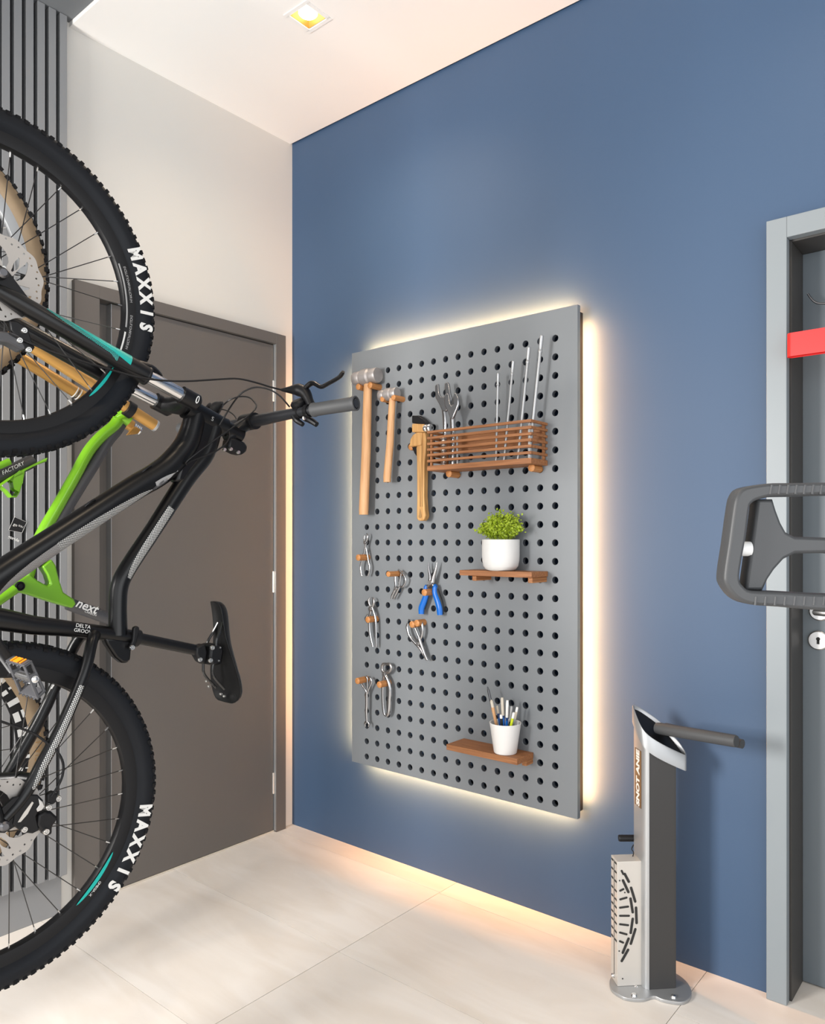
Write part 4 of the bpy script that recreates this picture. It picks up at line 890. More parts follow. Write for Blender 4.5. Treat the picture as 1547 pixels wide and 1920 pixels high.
# stem, bar, controls
stemc = ht1+fd*.03
sb0 = B.P(446, 828, 0); sb1 = B.P(468, 791, 0); sdv = (sb1-stemc).normalized()
stm = MB().tube([ht1+fd*.002, ht1+fd*.008, ht1+fd*.055], [.022, .0205, .0205], 20).tube([stemc, sb1], [.0185, .0175], 16).tube([ht1+fd*.034-sdv*.030, ht1+fd*.034], [.015, .0195], 14).build('stem', M['frame'], B.root, local=True)
MB().tube([sb1-X*.026, sb1+X*.026], .0225, 22).build('bar_clamp', M['blk'], stm, local=True)
B.plate('steerer_clamp', [(424, 822), (436, 822), (452, 830), (458, 838), (456, 848), (448, 853), (438, 851), (428, 846), (421, 840)], .0, .036, M['blk'], .006, stm)
for a_, b_ in ((432.5, 842), (446.5, 848), (420.5, 843)): B.bolt(a_, b_, .0205, .0048, parent=stm)
bf = B.P(340, 804, -.36); bg = B.P(588, 768.5, .25); be = B.P(668, 756, .372)
bp = cat_rom([bf, bf.lerp(sb1, .45)+Vector((0, .004, -.004)), sb1-X*.05, sb1, sb1+X*.05, B.P(540, 777, .155), bg, be], 5)
hb = MB().tube(bp, [.011, .011, .0115, .0135, .0158, .0158, .0158, .0140, .0118, .0112, .0112], 18).build('handlebar', M['bar'], B.root, local=True)
for (a, b, nm) in ((bg, be, ''), (bf.lerp(sb1, .30), bf, '')):
    d = (b-a).normalized(); L = (b-a).length
    MB().lathe([(.012, -.003), (.0175, -.003), (.0182, .004), (.0165, .010), (.0168, L-.012), (.0182, L-.008), (.0182, L), (.0150, L+.001), (.0140, L-.003)], a, d, 28).lathe([(0, L-.004), (.0142, L-.003)], a, d, 28, mi=1).build('grip', [M['grip'], M['blk']], hb, local=True)
def lever(sg):
    """brake lever and shifter; the near one (sg=1) traced from the photograph, the far one its mirror image"""
    fl = (lambda p: p) if sg > 0 else (lambda p: Vector((-p.x, p.y, p.z)))
    P = lambda a, b, w: fl(B.P(a, b, w))
    root = MB().tube(cat_rom([P(528, 731, .135), P(545, 731, .16), P(560, 731, .185), P(572, 737, .205), P(580, 752, .222), P(586, 768, .232)], 4), [.0035, .010, .0165, .0155, .011, .012], 14).build('brake_lever_body', M['blk'], hb, local=True)
    MB().tube(cat_rom([P(573, 727, .21), P(583, 719, .225), P(591, 719.5, .24), P(602, 725.5, .262), P(613, 720.5, .282), P(635, 708, .325), P(641, 701, .338), P(643.5, 697, .345)], 4), [.0075, .0085, .0075, .0065, .0062, .006, .006, .0045], 12, ratio=.8, flat=(0, 0, 1)).build('brake_lever', M['frame'], hb, local=True)
    c1 = bg+(-X)*.020; c1 = Vector((c1.x*sg, c1.y, c1.z)) if sg > 0 else Vector((-c1.x, c1.y, c1.z))
    MB().tube([c1-X*.007, c1+X*.007], .0165, 18).build('lever_clamp', M['blk'], hb, local=True)
    c2 = fl(bg-X*.055); sh = MB().tube([c2-X*.008, c2+X*.008], .0165, 18)
    sh.lathe([(0, -.012), (.016, -.012), (.021, -.006), (.022, .006), (.016, .012), (0, .012)], P(561, 758, .19), Vector((0, -.5, .85)), 18)
    sh.build('shifter', M['blk'], hb, local=True)
    MB().tube(cat_rom([P(548, 778, .18), P(556, 788, .185), P(568, 796, .205)], 3), [.006, .0075, .006], 10).tube(cat_rom([P(570, 785, .20), P(582, 788, .22), P(594, 796, .24)], 3), [.006, .0085, .007], 10).build('shift_levers', M['blk'], hb, local=True)
    MB().lathe([(0, .003), (.003, .003), (.0055, 0), (0, 0)], P(570, 784, .225), X, 12).build('bolt', M['bolt'], hb, local=True)
lever(1); lever(-1)
B.tube('brake_hose', [(528, 731, .135), (505, 725, .13), (481, 717.6, .125), (447, 710, .12), (411, 711, .11), (352, 714.5, .10), (300, 713, .09), (255, 706, .085), (221, 697, .08), (175, 684, .08), (130, 670, .078), (78, 652, .07), (16, 626, .06)], .0024, M['blk'], 8, 4)
B.tube('shift_cable', [(543, 763, .17), (532, 750, .17), (523, 741, .165), (505.5, 730.5, .155), (482, 726, .14), (462, 731.6, .12), (447, 743, .10), (430, 766.5, .06), (412, 797, .03)], .0021, M['blk'], 8, 4)
B.tube('rear_cable', [(414, 764, -.16), (428.6, 751.4, -.15), (447, 744, -.11), (465, 744.4, -.05), (476, 752.6, .0), (480, 764, .035), (465, 780.5, .05), (430, 806, .055), (395, 830.5, .05), (360, 857, .04), (349, 867, .034), (350, 872, .028)], .0021, M['blk'], 8, 4)
B.tube('rear_cable', [(350, 870, .03), (362, 863, .034), (403, 847, .05), (424, 831, .05), (430, 816, .035), (426, 802, .015)], .0021, M['blk'], 8, 4)
B.tube('shift_cable', [(414, 767, -.16), (428, 771, -.13), (440, 780, -.09), (445, 792, -.06), (446, 805, -.03)], .0018, M['blk'], 8, 4)
for a_, b_ in ((273, 882), (167, 945)): B.tube('cable_guide', [(a_-8, b_+5, .012), (a_, b_-2, .014), (a_+10, b_-8, .012), (a_+14, b_-3, .01)], .0022, M['blk'], 6, 3, frm)

# rear brake
B.plate('rear_brake_caliper', [(66, 1524), (78, 1518), (90, 1518), (103, 1530), (98, 1538), (92, 1546), (92, 1560), (84, 1564), (72, 1556), (64, 1544)], .052, .036, M['blk'], .005)
B.plate('caliper_bracket', [(30, 1505), (52, 1490), (70, 1490), (80, 1500), (66, 1530), (72, 1556), (60, 1562), (40, 1560), (22, 1545)], .064, .009, M['blk'], .002)
B.plate('cutout_slot', [(33, 1542), (45, 1523), (60, 1503), (63, 1505), (52, 1526), (39, 1541)], .0693, .0012, M['sheet'], .0002)
B.plate('steel_washer', [(72, 1497), (79, 1503), (83, 1512), (78, 1519), (70, 1522), (68, 1517), (74, 1509)], .0705, .002, M['bolt'], .0005)
for a_, b_, w_ in ((45.5, 1555, .0715), (91, 1514, .072), (86.5, 1559, .073), (109, 1497, .066)): B.bolt(a_, b_, w_, .0064)
B.tube('rear_brake_hose', [(0, 1352, .03), (60, 1374, .045), (92, 1396, .062), (108, 1410, .07), (118, 1430, .072), (118, 1450, .072), (112, 1468, .072), (104, 1482, .071), (97, 1494, .07)], .0026, M['blk'], 8, 4)
B.plate('hose_banjo', [(86, 1488), (98, 1482), (106, 1488), (104, 1502), (96, 1508), (86, 1504)], .062, .016, M['blk'], .003)
# crank, pedal
crk = MB().tube([st0+X*.072, st0+X*.078+Vector((0, .02, -.03)), B.P(30, 1262, .175)-X*.0, B.P(24, 1257, .175)], [.017, .014, .011, .014], 14, flat=(1, 0, 0), ratio=.6).build('crank_arm', M['blk'], B.root, local=True)
MB().tube([st0-X*.07, st0+X*.08], .012, 16).build('crank_axle', M['darksteel'], crk, local=True)
cr_ = [[(.078*math.cos(2*PI*i/72)*(1+.03*(i % 2)), .078*math.sin(2*PI*i/72)*(1+.03*(i % 2))) for i in range(72)], [(.05*math.cos(2*PI*i/24), .05*math.sin(2*PI*i/24)) for i in range(24)]]
MB().curve(cr_, .003, frame(st0-X*.046, (0, 1, 0), (0, 0, 1), (1, 0, 0))).build('chainring', M['darksteel'], crk, local=True)
MB().tube([st0-X*.072, st0-X*.078+Vector((0, -.10, .14))], [.017, .012], 14).build('crank_arm', M['blk'], B.root, local=True)
wo, wi = .272, .185
q4 = [B.P(44, 1248, wo), B.P(60, 1238, wo), B.P(87, 1296, wo), B.P(71, 1313, wo)]
cpd = sum(q4, Vector())/4; ped = MB()
def inner(p, f): return cpd+(p-cpd)*f
pl = MB()
o2 = [(p.y, p.z) for p in q4]
def lerp2(a, b, t): return (a[0]+(b[0]-a[0])*t, a[1]+(b[1]-a[1])*t)
def bil(s, t): return lerp2(lerp2(o2[0], o2[1], s), lerp2(o2[3], o2[2], s), t)
h1 = [bil(.22, .08), bil(.78, .08), bil(.78, .36), bil(.22, .30)]; h2 = [bil(.3, .68), bil(.75, .62), bil(.75, .92), bil(.3, .92)]
pl.curve([o2, h1, h2], .008, frame((wo-.004, 0, 0), (0, 1, 0), (0, 0, 1), (1, 0, 0)), bevel=.0015)
pl.curve([o2, h1, h2], .008, frame((wi+.004, 0, 0), (0, 1, 0), (0, 0, 1), (1, 0, 0)), bevel=.0015)
def bar_(s, t, hs_, ht_):
    a = [bil(s-hs_, t-ht_), bil(s+hs_, t-ht_), bil(s+hs_, t+ht_), bil(s-hs_, t+ht_)]
    pl.prism([Vector((wi, p[0], p[1])) for p in a], (wo-wi, 0, 0))
bar_(.5, .03, .5, .03); bar_(.5, .97, .5, .03); bar_(.5, .5, .30, .085)
pedal = pl.build('pedal', M['dgrey'], B.root, local=True, bevel=.001)
MB().tube([Vector((wi-.012, cpd.y, cpd.z)), Vector((wo+.001, cpd.y, cpd.z))], .0065, 12).build('spindle', M['bolt'], pedal, local=True)
MB().lathe([(0, .003), (.004, .003), (.0055, .002), (.0062, 0), (0, 0)], (wo, bil(.5, .5)[0]+.0, bil(.5, .5)[1]), X, 18).build('bolt', M['bolt'], pedal, local=True)
t0, t1 = Vector((0,)+bil(.12, 0)), Vector((0,)+bil(.88, 0)); nrm = Vector((0, -(t1-t0).z, (t1-t0).y)).normalized(); nrm = nrm if nrm.z > 0 else -nrm
for (wa, wb, mm) in ((.205, .212, M['orangep']), (.218, .240, M['orangep']), (.248, .254, M['orangep'])):
    MB().prism([Vector((wa, t0.y, t0.z))+nrm*.0005, Vector((wb, t0.y, t0.z))+nrm*.0005, Vector((wb, t1.y, t1.z))+nrm*.0005, Vector((wa, t1.y, t1.z))+nrm*.0005], nrm*.0015).build('reflector', mm, pedal, local=True)
pins = MB()
for w_ in (.195, .212, .229, .246, .262):
    for s_, t_ in ((0, .02), (0, .5), (0, .96)): p = bil(s_, t_); pins.lathe([(0, .0), (.0016, .0), (.0016, .004), (0, .0045)], Vector((w_, p[0], p[1])), (0, -.85, -.5), 6)
pins.build('grip_pins', M['darksteel'], pedal, local=True)['kind'] = 'stuff'
# derailleur and cassette on the far side
cs = MB()
for i, r_ in enumerate((.06, .052, .046, .04, .034, .028)):
    lp = [[(r_*(1+.035*(j % 2))*math.cos(2*PI*j/48), r_*(1+.035*(j % 2))*math.sin(2*PI*j/48)) for j in range(48)]]
    cs.curve(lp, .0018, frame((-.036-.0034*i, UR, ZR), (0, 1, 0), (0, 0, 1), (1, 0, 0)))
cs.build('cassette', M['darksteel'], rw, local=True)
der = B.plate('derailleur', [(0, 1474), (20, 1470), (34, 1480), (50, 1484), (46, 1500), (34, 1512), (18, 1520), (8, 1532), (-8, 1528), (-6, 1500)], -.062, .018, M['steel'], .003)
B.plate('link', [(28, 1474), (38, 1478), (50, 1500), (44, 1506), (30, 1494)], -.046, .012, M['gold'], .002, der); B.plate('pulley_cage', [(4, 1484), (16, 1480), (22, 1494), (24, 1510), (14, 1514)], -.045, .01, M['darksteel'], .002, der)

# ---- second bicycle
Gk = Bike('mountain_bike', (.42, -1.592, 0), 'lime green mountain bike with gold fork and tan tyres, hanging behind the black one')
Gf, Gr = (-.047, 1.96), (-.0486, .696)
gfw = wheel(Gk.root, 'front_wheel', Gf[0], Gf[1], tan=True, rim_m=M['alu'], spoke_n=28, knob=1.5, rotor_r=.09); grw = wheel(Gk.root, 'rear_wheel', Gr[0], Gr[1], tan=True, spoke_n=28, knob=1.5, rotor_r=.08)
def gang(px, py, c): p = Gk.P(px, py, .026); return math.atan2(p.z-c[1], p.y-c[0])
arc_text(grw, 'SPECIALIZED', Gr[0], Gr[1], .334, gang(50, 1450, Gr), gang(66, 1368, Gr), .021, M['tanprint'], .0269, outward=False, bold=.0003, xs=.8)
a_s = [(.62, .50), (.47, .40), (.36, .28), (.24, .12), (.08, -.02), (-.06, -.12), (-.16, -.22), (-.27, -.33)]
for i, (aa, ab) in enumerate([(x+.10, y_+.13) for x, y_ in a_s]):
    arc_band(grw, Gr[0], Gr[1], .2875, .3165 if i % 2 == 0 else .303, aa, ab, .0145, M['beige'] if i == 0 else M['print'], 'rim_print', False, 6, w1=.0156)
    if i % 2: arc_band(grw, Gr[0], Gr[1], .309, .3165, aa, ab+.02, .0152, M['print'], 'rim_print', False, 6, w1=.0156)
for (aa, ab) in ((.35, .28), (.25, .20), (.12, .04)): arc_band(gfw, Gf[0], Gf[1], .290, .303, aa-.1, ab-.1, .0150, M['blk'], 'rim_print', False, 6)
n0, n1 = Gk.P(100, 674.5, .065), Gk.P(289, 797, .065); gd = (n1-n0).normalized()
ax2 = Vector((.065, Gf[0], Gf[1]))
gfk = MB()
lowp = n0-gd*.32
gfk.tube([lowp, n0-gd*.13], [.017, .023], 18)
gfk.tube([Vector((-lowp.x, lowp.y, lowp.z)), Vector((-.065, (n0-gd*.13).y, (n0-gd*.13).z))], [.017, .023], 18)
gfk.tube([ax2, lowp+gd*.05], [.014, .016], 12); gfk.tube([Vector((-.065, Gf[0], Gf[1])), Vector((-.065, (lowp+gd*.05).y, (lowp+gd*.05).z))], [.014, .016], 12)
gfork = gfk.build('fork', M['blk'], Gk.root, local=True)
MB().tube([ax2+X*.012, ax2-X*.145], .009, 14).build('axle', M['darksteel'], gfork, local=True)
MB().tube([n0-gd*.14, n1], .0172, 22).build('stanchion', M['gold'], gfork, local=True)
fe = Gk.P(247, 799, -.065); mn = lambda p: Vector((-p.x, p.y, p.z))
MB().tube([mn(n0)-gd*.14, fe], .0172, 22).build('stanchion', M['gold'], gfork, local=True)
MB().lathe([(0, 0), (.0172, 0), (.0178, .003), (.0172, .008), (.013, .0085), (0, .0085)], n1, gd, 24).build('fork_cap', M['alu'], gfork, local=True)
kn = MB(); 
for i in range(5): kn.lathe([(0, 0), (.0135, 0), (.0155, .0015), (.0155, .0045), (.0135, .006), (0, .006)], fe+gd*(.006*i), gd, 20)
kn.build('compression_dial', M['chrome'], gfork, local=True)
r0_ = Gk.P(139, 734, -.065)
for i in range(3): MB().lathe([(.0172, 0), (.0185, .001), (.0185, .003), (.0172, .004)], r0_+gd*(.006*i), gd, 22).build('travel_ring', M['print'] if i != 1 else M['darksteel'], gfork, local=True)
c0 = Gk.P(243, 768, .065)
MB().lathe([(.0172, -.013), (.0235, -.011), (.0240, .010), (.0172, .013)], c0, gd, 24).build('crown_clamp', M['blk'], gfork, local=True)
cc0 = Vector((0, c0.y, c0.z))
MB().tube([Vector((-.065, c0.y, c0.z)), cc0, c0], [.018, .026, .018], 16).build('crown', M['green'], gfork, local=True)
gfr = MB().tube([cc0-gd*.01, cc0+gd*.035], [.029, .027], 22).build('main_frame', M['green'], Gk.root, local=True)
gl = cat_rom([cc0+gd*.008, Gk.P(215, 797), Gk.P(190, 818), Gk.P(166, 846), Gk.P(140, 893), Gk.P(104, 957), Gk.P(84, 992), Gk.P(62, 1040), Gk.P(50, 1082)], 4)
MB().tube(gl, [.020, .017, .0165, .0165, .0165, .0165, .017, .018, .018], 16, ratio=1).build('down_tube', M['green'], gfr, local=True)
gl2 = cat_rom([cc0+gd*.03, Gk.P(222, 806), Gk.P(203, 828), Gk.P(179, 868), Gk.P(154, 908), Gk.P(122, 960), Gk.P(94, 1008), Gk.P(68, 1060)], 4)
MB().tube([p-X*.006 for p in gl2], [.012, .016, .0165, .0165, .0165, .0165, .017], 16).build('down_tube_guard', M['dgrey'], gfr, local=True)
Gk.plate('shock_mount', [(-6, 1108), (20, 1092), (52, 1076), (66, 1088), (84, 1098), (89, 1094), (84, 1078), (74, 1062), (92, 1048), (100, 1060), (106, 1085), (114, 1110), (134, 1123), (138, 1132), (131, 1140), (90, 1128), (48, 1114), (10, 1106)], 0, .038, M['green'], .010, gfr)
MB().lathe([(0, .004), (.006, .004), (.007, .001), (.0085, .001), (.010, .005), (.0125, .004), (.0125, -.002), (0, -.002)], Gk.P(37, 1099, .019), X, 22).build('pivot_bolt', M['blk'], gfr, local=True)
g0, g1 = Gk.P(128, 1132), Gk.P(222, 1166)
MB().tube([g0, g1], .0180, 20).build('seat_tube', M['dgrey'], gfr, local=True)
gdv = (g1-g0).normalized()
MB().text('next', .036, frame(Gk.P(163, 1137, .0185), gdv, X.cross(gdv)), .0002, bold=.0006, shear=.25).text('CARBON', .009, frame(Gk.P(170, 1150, .0185), gdv, X.cross(gdv)), .0002).build('seat_tube_lettering', M['print'], gfr, local=True)
# upper link with slotted bracket and printed shock body
Gk.plate('linkage', [(-12, 915), (12, 898), (42, 880), (86, 859), (84, 866), (60, 875), (44, 884), (40, 902), (34, 924), (28, 933), (17, 933), (8, 922), (-2, 914)], .01, .030, M['green'], .004, gfr, holes=([(26, 892), (33, 886), (37, 890), (36, 904), (31, 915), (25, 915), (23, 905)],))
shk = MB().tube([Gk.P(-20, 903, -.005), Gk.P(62, 864, -.005)], .018, 16).build('shock_body', M['anth'], Gk.root, local=True)
sdv_ = (Gk.P(62, 864, 0)-Gk.P(-20, 903, 0)).normalized()
MB().text('FACTORY', .014, frame(Gk.P(24, 878, .0135), sdv_, X.cross(sdv_)), .0002, shear=.3).build('shock_lettering', M['print'], shk, local=True)
Gk.tube('linkage_bar', [(-20, 880, .02), (0, 873, .02), (18, 865, .02)], .009, M['green'], parent=gfr)
Gk.plate('crown_bracket', [(246, 806), (252, 800), (262, 806), (256, 814), (238, 816)], -.03, .02, M['gold'], .002, gfork)
# rear stays of the second bicycle
for sg in (1, -1):
    MB().tube(cat_rom([Gk.P(20, 1104)+X*sg*.03, Vector((sg*.065, -.02, .95)), Vector((sg*.07, Gr[0], Gr[1]))], 5), [.013, .011], 12).build('chain_stay', M['green'], gfr, local=True)
MB().tube([Vector((.08, Gr[0], Gr[1])), Vector((-.08, Gr[0], Gr[1]))], .008, 12).build('rear_axle', M['darksteel'], gfr, local=True)

# floor-to-ceiling rack poles behind the bikes; each carries a front wheel on its hook
for bb, (u, z), nm in ((B, (0, ZF), 'black'), (Gk, Gf, 'lime green')):
    q0 = bb.O+bb.D*(u-.43); rk = thing('bicycle_rack', (q0.x, q0.y, 0), 'slim floor-to-ceiling rack pole with the hook that carries the %s bike' % nm, 'bike rack')
    MB().tube([(q0.x, q0.y, .0003), (q0.x, q0.y, 3.0147)], .018, 20).build('pole', M['darksteel'], rk)
    MB().lathe([(0, 0), (.055, 0), (.055, .006), (.02, .010), (0, .010)], (q0.x, q0.y, .0003), (0, 0, 1), 28).build('foot_plate', M['darksteel'], rk)
    wp_ = lambda du, zz: bb.O+bb.D*du+Vector((0, 0, zz))
    sw = -bb.N*.046
    MB().tube(cat_rom([wp_(u-.425, z+.02), wp_(u-.415, z+.055)+sw*.5, wp_(u-.385, z+.085)+sw, wp_(u-.32, z+.09)+sw, wp_(u-.262, z+.078)+sw, wp_(u-.262, z+.078)+sw*.6, wp_(u-.262, z+.078), wp_(u-.262, z+.078)-sw*.5], 4), .0035, 10).build('hook', M['darksteel'], rk)

# sticker left behind on the slats
stx = thing('slat_sticker', on(33, 985, 0, .031), 'small black square sticker with white print on the slats beside the bikes', 'sticker')
qs = [on(a, b, 0, .0302) for a, b in ((27, 969), (50, 979), (41, 999), (16, 994))]
MB().prism(qs, (.0012, 0, 0)).build('sticker_card', M['black'], stx)
mx = MB()
yv = (qs[1]-qs[0]).normalized()
mx.text('go', .013, frame(on(29, 984, 0, .0316), yv, X.cross(yv)), .0002); mx.text('SOU', .008, frame(on(39, 987, 0, .0316), yv, X.cross(yv)), .0002)
mx.text('goride', .014, frame(on(26, 1010, 0, .0304), yv, X.cross(yv)), .0002, bold=.0003)
for i in range(4):
    a, b = qs[i], qs[(i+1) % 4]; mx.tube([a+X*.0013, b+X*.0013], .0004, 4)
mx.build('sticker_print', M['print'], stx)

# ------------------------------------------------------------------ repair stand on the floor
e1 = Vector((.7071, .7071, 0)); e2 = Vector((-.7071, .7071, 0)); S0 = Vector((1.694, -.209, 0))
def L_(a, b, z): return S0+e1*a+e2*b+Vector((0, 0, z))
rs = thing('bike_repair_stand', L_(.03, .02, 0), 'freestanding aluminium and anthracite bike repair stand by the blue wall', 'repair stand')
# base plate: rounded outline
bo = [(-.075, -.030), (-.058, -.045), (-.02, -.052), (.015, -.042), (.035, -.060), (.075, -.075), (.105, -.062), (.128, -.030), (.135, .02), (.118, .065), (.08, .085), (.0, .085), (-.05, .075), (-.08, .04), (-.088, .0)]
bo3 = cat_rom([Vector((a, b, 0)) for a, b in bo], 4, closed=True)
MB().prism([L_(p.x, p.y, .0003) for p in bo3], (0, 0, .009)).build('base_plate', M['alu'], rs, bevel=.0015)
zc = .80
def column(offs, z0, z1, m, nm, bevel=0, ztop=None):
    v = [L_(a, b, z0) for a, b in offs]; n = len(v); t = [L_(a, b, ztop(a, b) if ztop else z1) for a, b in offs]
    return MB().add(v+t, [tuple(range(n-1, -1, -1)), tuple(range(n, 2*n))]+[(i, (i+1) % n, n+(i+1) % n, n+i) for i in range(n)]).build(nm, m, rs, bevel=bevel)
slope = lambda a, b: .727-a*.48+b*.72
column([(0, .062), (0, .004), (.0015, -.004), (.006, -.011), (.0138, -.0142), (.0138, .062)], .0095, zc, M['alu'], 'column', ztop=lambda a, b: slope(a, b)-.022)
column([(.0140, -.0130), (.0880, -.0130), (.0880, .060), (.0140, .060)], .0095, zc, M['anth'], 'side_panel', ztop=lambda a, b: slope(a, b)-.022)
column([(.0880, -.0120), (.0915, -.0120), (.0915, .060), (.0880, .060)], .0095, zc, M['anth'], 'edge_profile', ztop=lambda a, b: slope(a, b)-.022)
# slanted head: a collar following a teardrop outline and a dark recessed top
ho = cat_rom([Vector(p) for p in ((-.004, .064, 0), (-.006, .03, 0), (-.003, .002, 0), (.006, -.012, 0), (.025, -.020, 0), (.06, -.023, 0), (.105, -.022, 0), (.118, -.019, 0), (.121, -.006, 0), (.110, .02, 0), (.075, .055, 0), (.03, .070, 0), (.005, .071, 0))], 4, closed=True)
hs2 = lambda p, dz=0: slope(p.x, p.y)+dz
n = len(ho); vs = []
inn_ = Vector((.045, .02, 0))
for f_, dz in ((1, -.042), (1, .0), (.965, .003), (.92, .0), (.90, -.014)): vs += [L_(inn_.x+(p.x-inn_.x)*f_, inn_.y+(p.y-inn_.y)*f_, hs2(p, dz)) for p in ho]
fs = [(k*n+i, k*n+(i+1) % n, (k+1)*n+(i+1) % n, (k+1)*n+i) for k in range(4) for i in range(n)]+[tuple(range(n-1, -1, -1))]
MB().add(vs, fs).build('head_collar', M['alu'], rs, smooth=50)
vs = [L_(inn_.x+(p.x-inn_.x)*.905, inn_.y+(p.y-inn_.y)*.905, hs2(p, -.009)) for p in ho]
MB().add(vs, [tuple(range(n))]).build('head_inset', M['blk'], rs)
# support arms
aA, aB = on(1238, 1366, 1, -.165), on(1381, 1390, 1, -.215)
MB().tube([aA-(aB-aA)*.05, aA, aB-(aB-aA)*.02, aB], [.0150, .0165, .0160, .0145], 22).build('support_arm', M['grip'], rs)
off = Vector((.0, .040, -.004)); off2 = Vector((-.004, .03, -.022))
aC, aD = aA+Vector((.01, -.02, -.030)), aB+Vector((-.008, .008, -.020))
MB().tube([aA+off, aB+off2+Vector((.01, 0, .01))], [.0125, .012], 18).build('support_arm', M['grip'], rs)
b_ = L_(-.004, .045, 0); ar = on(1160, 1571.5, 1, b_.y-.005); MB().lathe([(0, 0), (.008, 0), (.0095, .002), (.0095, (b_.x-ar.x)+.006), (0, (b_.x-ar.x)+.006)], (ar.x, ar.y, ar.z), (.77, .638, 0), 16).build('pump_handle', M['blk'], rs)
ch = [on(1188, 1584, 1, b_.y-.008), on(1184.5, 1592, 1, b_.y-.008), on(1188, 1598, 1, b_.y-.008), on(1186.5, 1606, 1, b_.y-.008)]
MB().tube(cat_rom(ch, 4), .0016, 6).build('tool_cable', M['blk'], rs)
# tool box in front of the column
ca, cb = (C_ := None), None
A_, B_, C2, D_ = [Vector(v) for v in ((1.604, -.216, 0), (1.639, -.250, 0), (1.6895, -.2005, 0), (1.655, -.166, 0))]
zb = .3569
bxx = MB().prism([Vector((v.x, v.y, .0096)) for v in (A_, B_, C2, D_)], (0, 0, zb-.0096)).build('tool_box', M['sheet'], rs, bevel=.001)
fx = (C2-B_).normalized(); fz = Vector((0, 0, 1)); fn = fx.cross(fz); fn = fn if fn.y < 0 else -fn
def fbox(u_, z_): return B_+fx*u_+fz*z_+fn*.0004
def unp(zx, zy):
    """zoomed measurement (6.19 px per px) on the box front -> (u, z)"""
    px, py = 1140+zx/6.19, 1580+zy/6.19; d = ray(px, py); t = (B_-CAM).dot(fn)/d.dot(fn); p = CAM+d*t; return (p-B_).dot(fx), p.z
def slot_(parent, zx0, zy0, zx1, zy1, r=.0036, nm='slot'):
    a = unp(zx0, zy0); b = unp(zx1, zy1); d = Vector((b[0]-a[0], b[1]-a[1])); L = d.length; d = d/L if L > 1e-6 else Vector((1, 0)); nn = Vector((-d.y, d.x)); pts = []
    for i in range(7): an = -PI/2+PI*i/6; q = Vector(b)-d*r*.6+d*(r*math.cos(an))+nn*(r*math.sin(an)); pts.append(q)
    for i in range(7): an = PI/2+PI*i/6; q = Vector(a)+d*r*.6+d*(r*math.cos(an))+nn*(r*math.sin(an)); pts.append(q)
    MB().prism([fbox(q.x, q.y) for q in pts], fn*.0003).build(nm, M['slot'], parent)
for q in ((155, 320, 180, 370), (190, 355, 245, 460), (170, 430, 240, 580), (265, 515, 318, 690), (260, 640, 288, 815), (325, 745, 332, 940), (288, 875, 262, 1055), (320, 995, 262, 1180), (242, 1105, 168, 1285), (237, 1235, 155, 1380),
          (135, 560, 185, 535), (135, 660, 222, 635), (132, 755, 240, 740), (132, 848, 250, 848), (132, 945, 240, 958), (132, 1040, 222, 1065), (132, 1140, 182, 1162)):
    slot_(bxx, *q, r=.0037 if abs(q[3]-q[1]) > 60 else .0029)
for q in ((135, 440), (195, 578), (130, 1257), (170, 1578)):
    u_, z_ = unp(*q); MB().prism([fbox(u_+.0022*math.cos(t*PI/4), z_+.0022*math.sin(t*PI/4)) for t in range(8)], fn*.0003).build('hole', M['slot'], bxx)
sx_ = (A_-B_).normalized(); sn = Vector((-.707, -.707, 0)); Ls = (A_-B_).length
for i, zy in enumerate((250, 355, 462, 572, 672, 762, 855, 948, 1050, 1150)):
    z_ = unp(112, zy)[1]-.002
    for (a, b) in ((.12, .42), (.62, .92)):
        MB().prism([B_+sx_*(a*Ls)+fz*(z_-.0028)+sn*.0004, B_+sx_*(b*Ls)+fz*(z_-.0028)+sn*.0004, B_+sx_*(b*Ls)+fz*(z_+.0028)+sn*.0004, B_+sx_*(a*Ls)+fz*(z_+.0028)+sn*.0004], sn*.0003).build('slot', M['slot'], bxx)
MB().tube([B_+sx_*(Ls*.5)+fz*.02+sn*.0004, B_+sx_*(Ls*.5)+fz*(zb-.004)+sn*.0004], .0009, 6).build('seam', M['slot'], bxx)
for (a, b) in ((-.038, -.035), (.066, -.052), (.110, .045)):
    MB().lathe([(0, .006), (.006, .005), (.0085, 0)], L_(a, b, .0092), (0, 0, 1), 14).build('anchor_bolt', M['chrome'], rs)
u_, z_ = unp(322, 1672); MB().sphere(fbox(u_, z_)+fn*.003, .0058, 14).build('dome_nut', M['chrome'], rs)
MB().sphere(A_.lerp(B_, .5)+fz*.027+sn*.004, .0058, 14).build('dome_nut', M['chrome'], rs)
# the brown label with upright letters on the column's side (faces -e1)
la, lb, lz0, lz1 = .0075, .052, .503, .664
lab = MB().prism([L_(-.0004, la, lz0), L_(-.0004, lb, lz0), L_(-.0004, lb, lz1), L_(-.0004, la, lz1)], -e1*.0006).build('name_label', M['brassl'], rs)
MB().text('SNOT ANIE', .0305, frame(L_(-.0011, (la+lb)/2, (lz0+lz1)/2), (0, 0, 1), e2), .0002, bold=.0014).build('label_lettering', M['print'], lab)

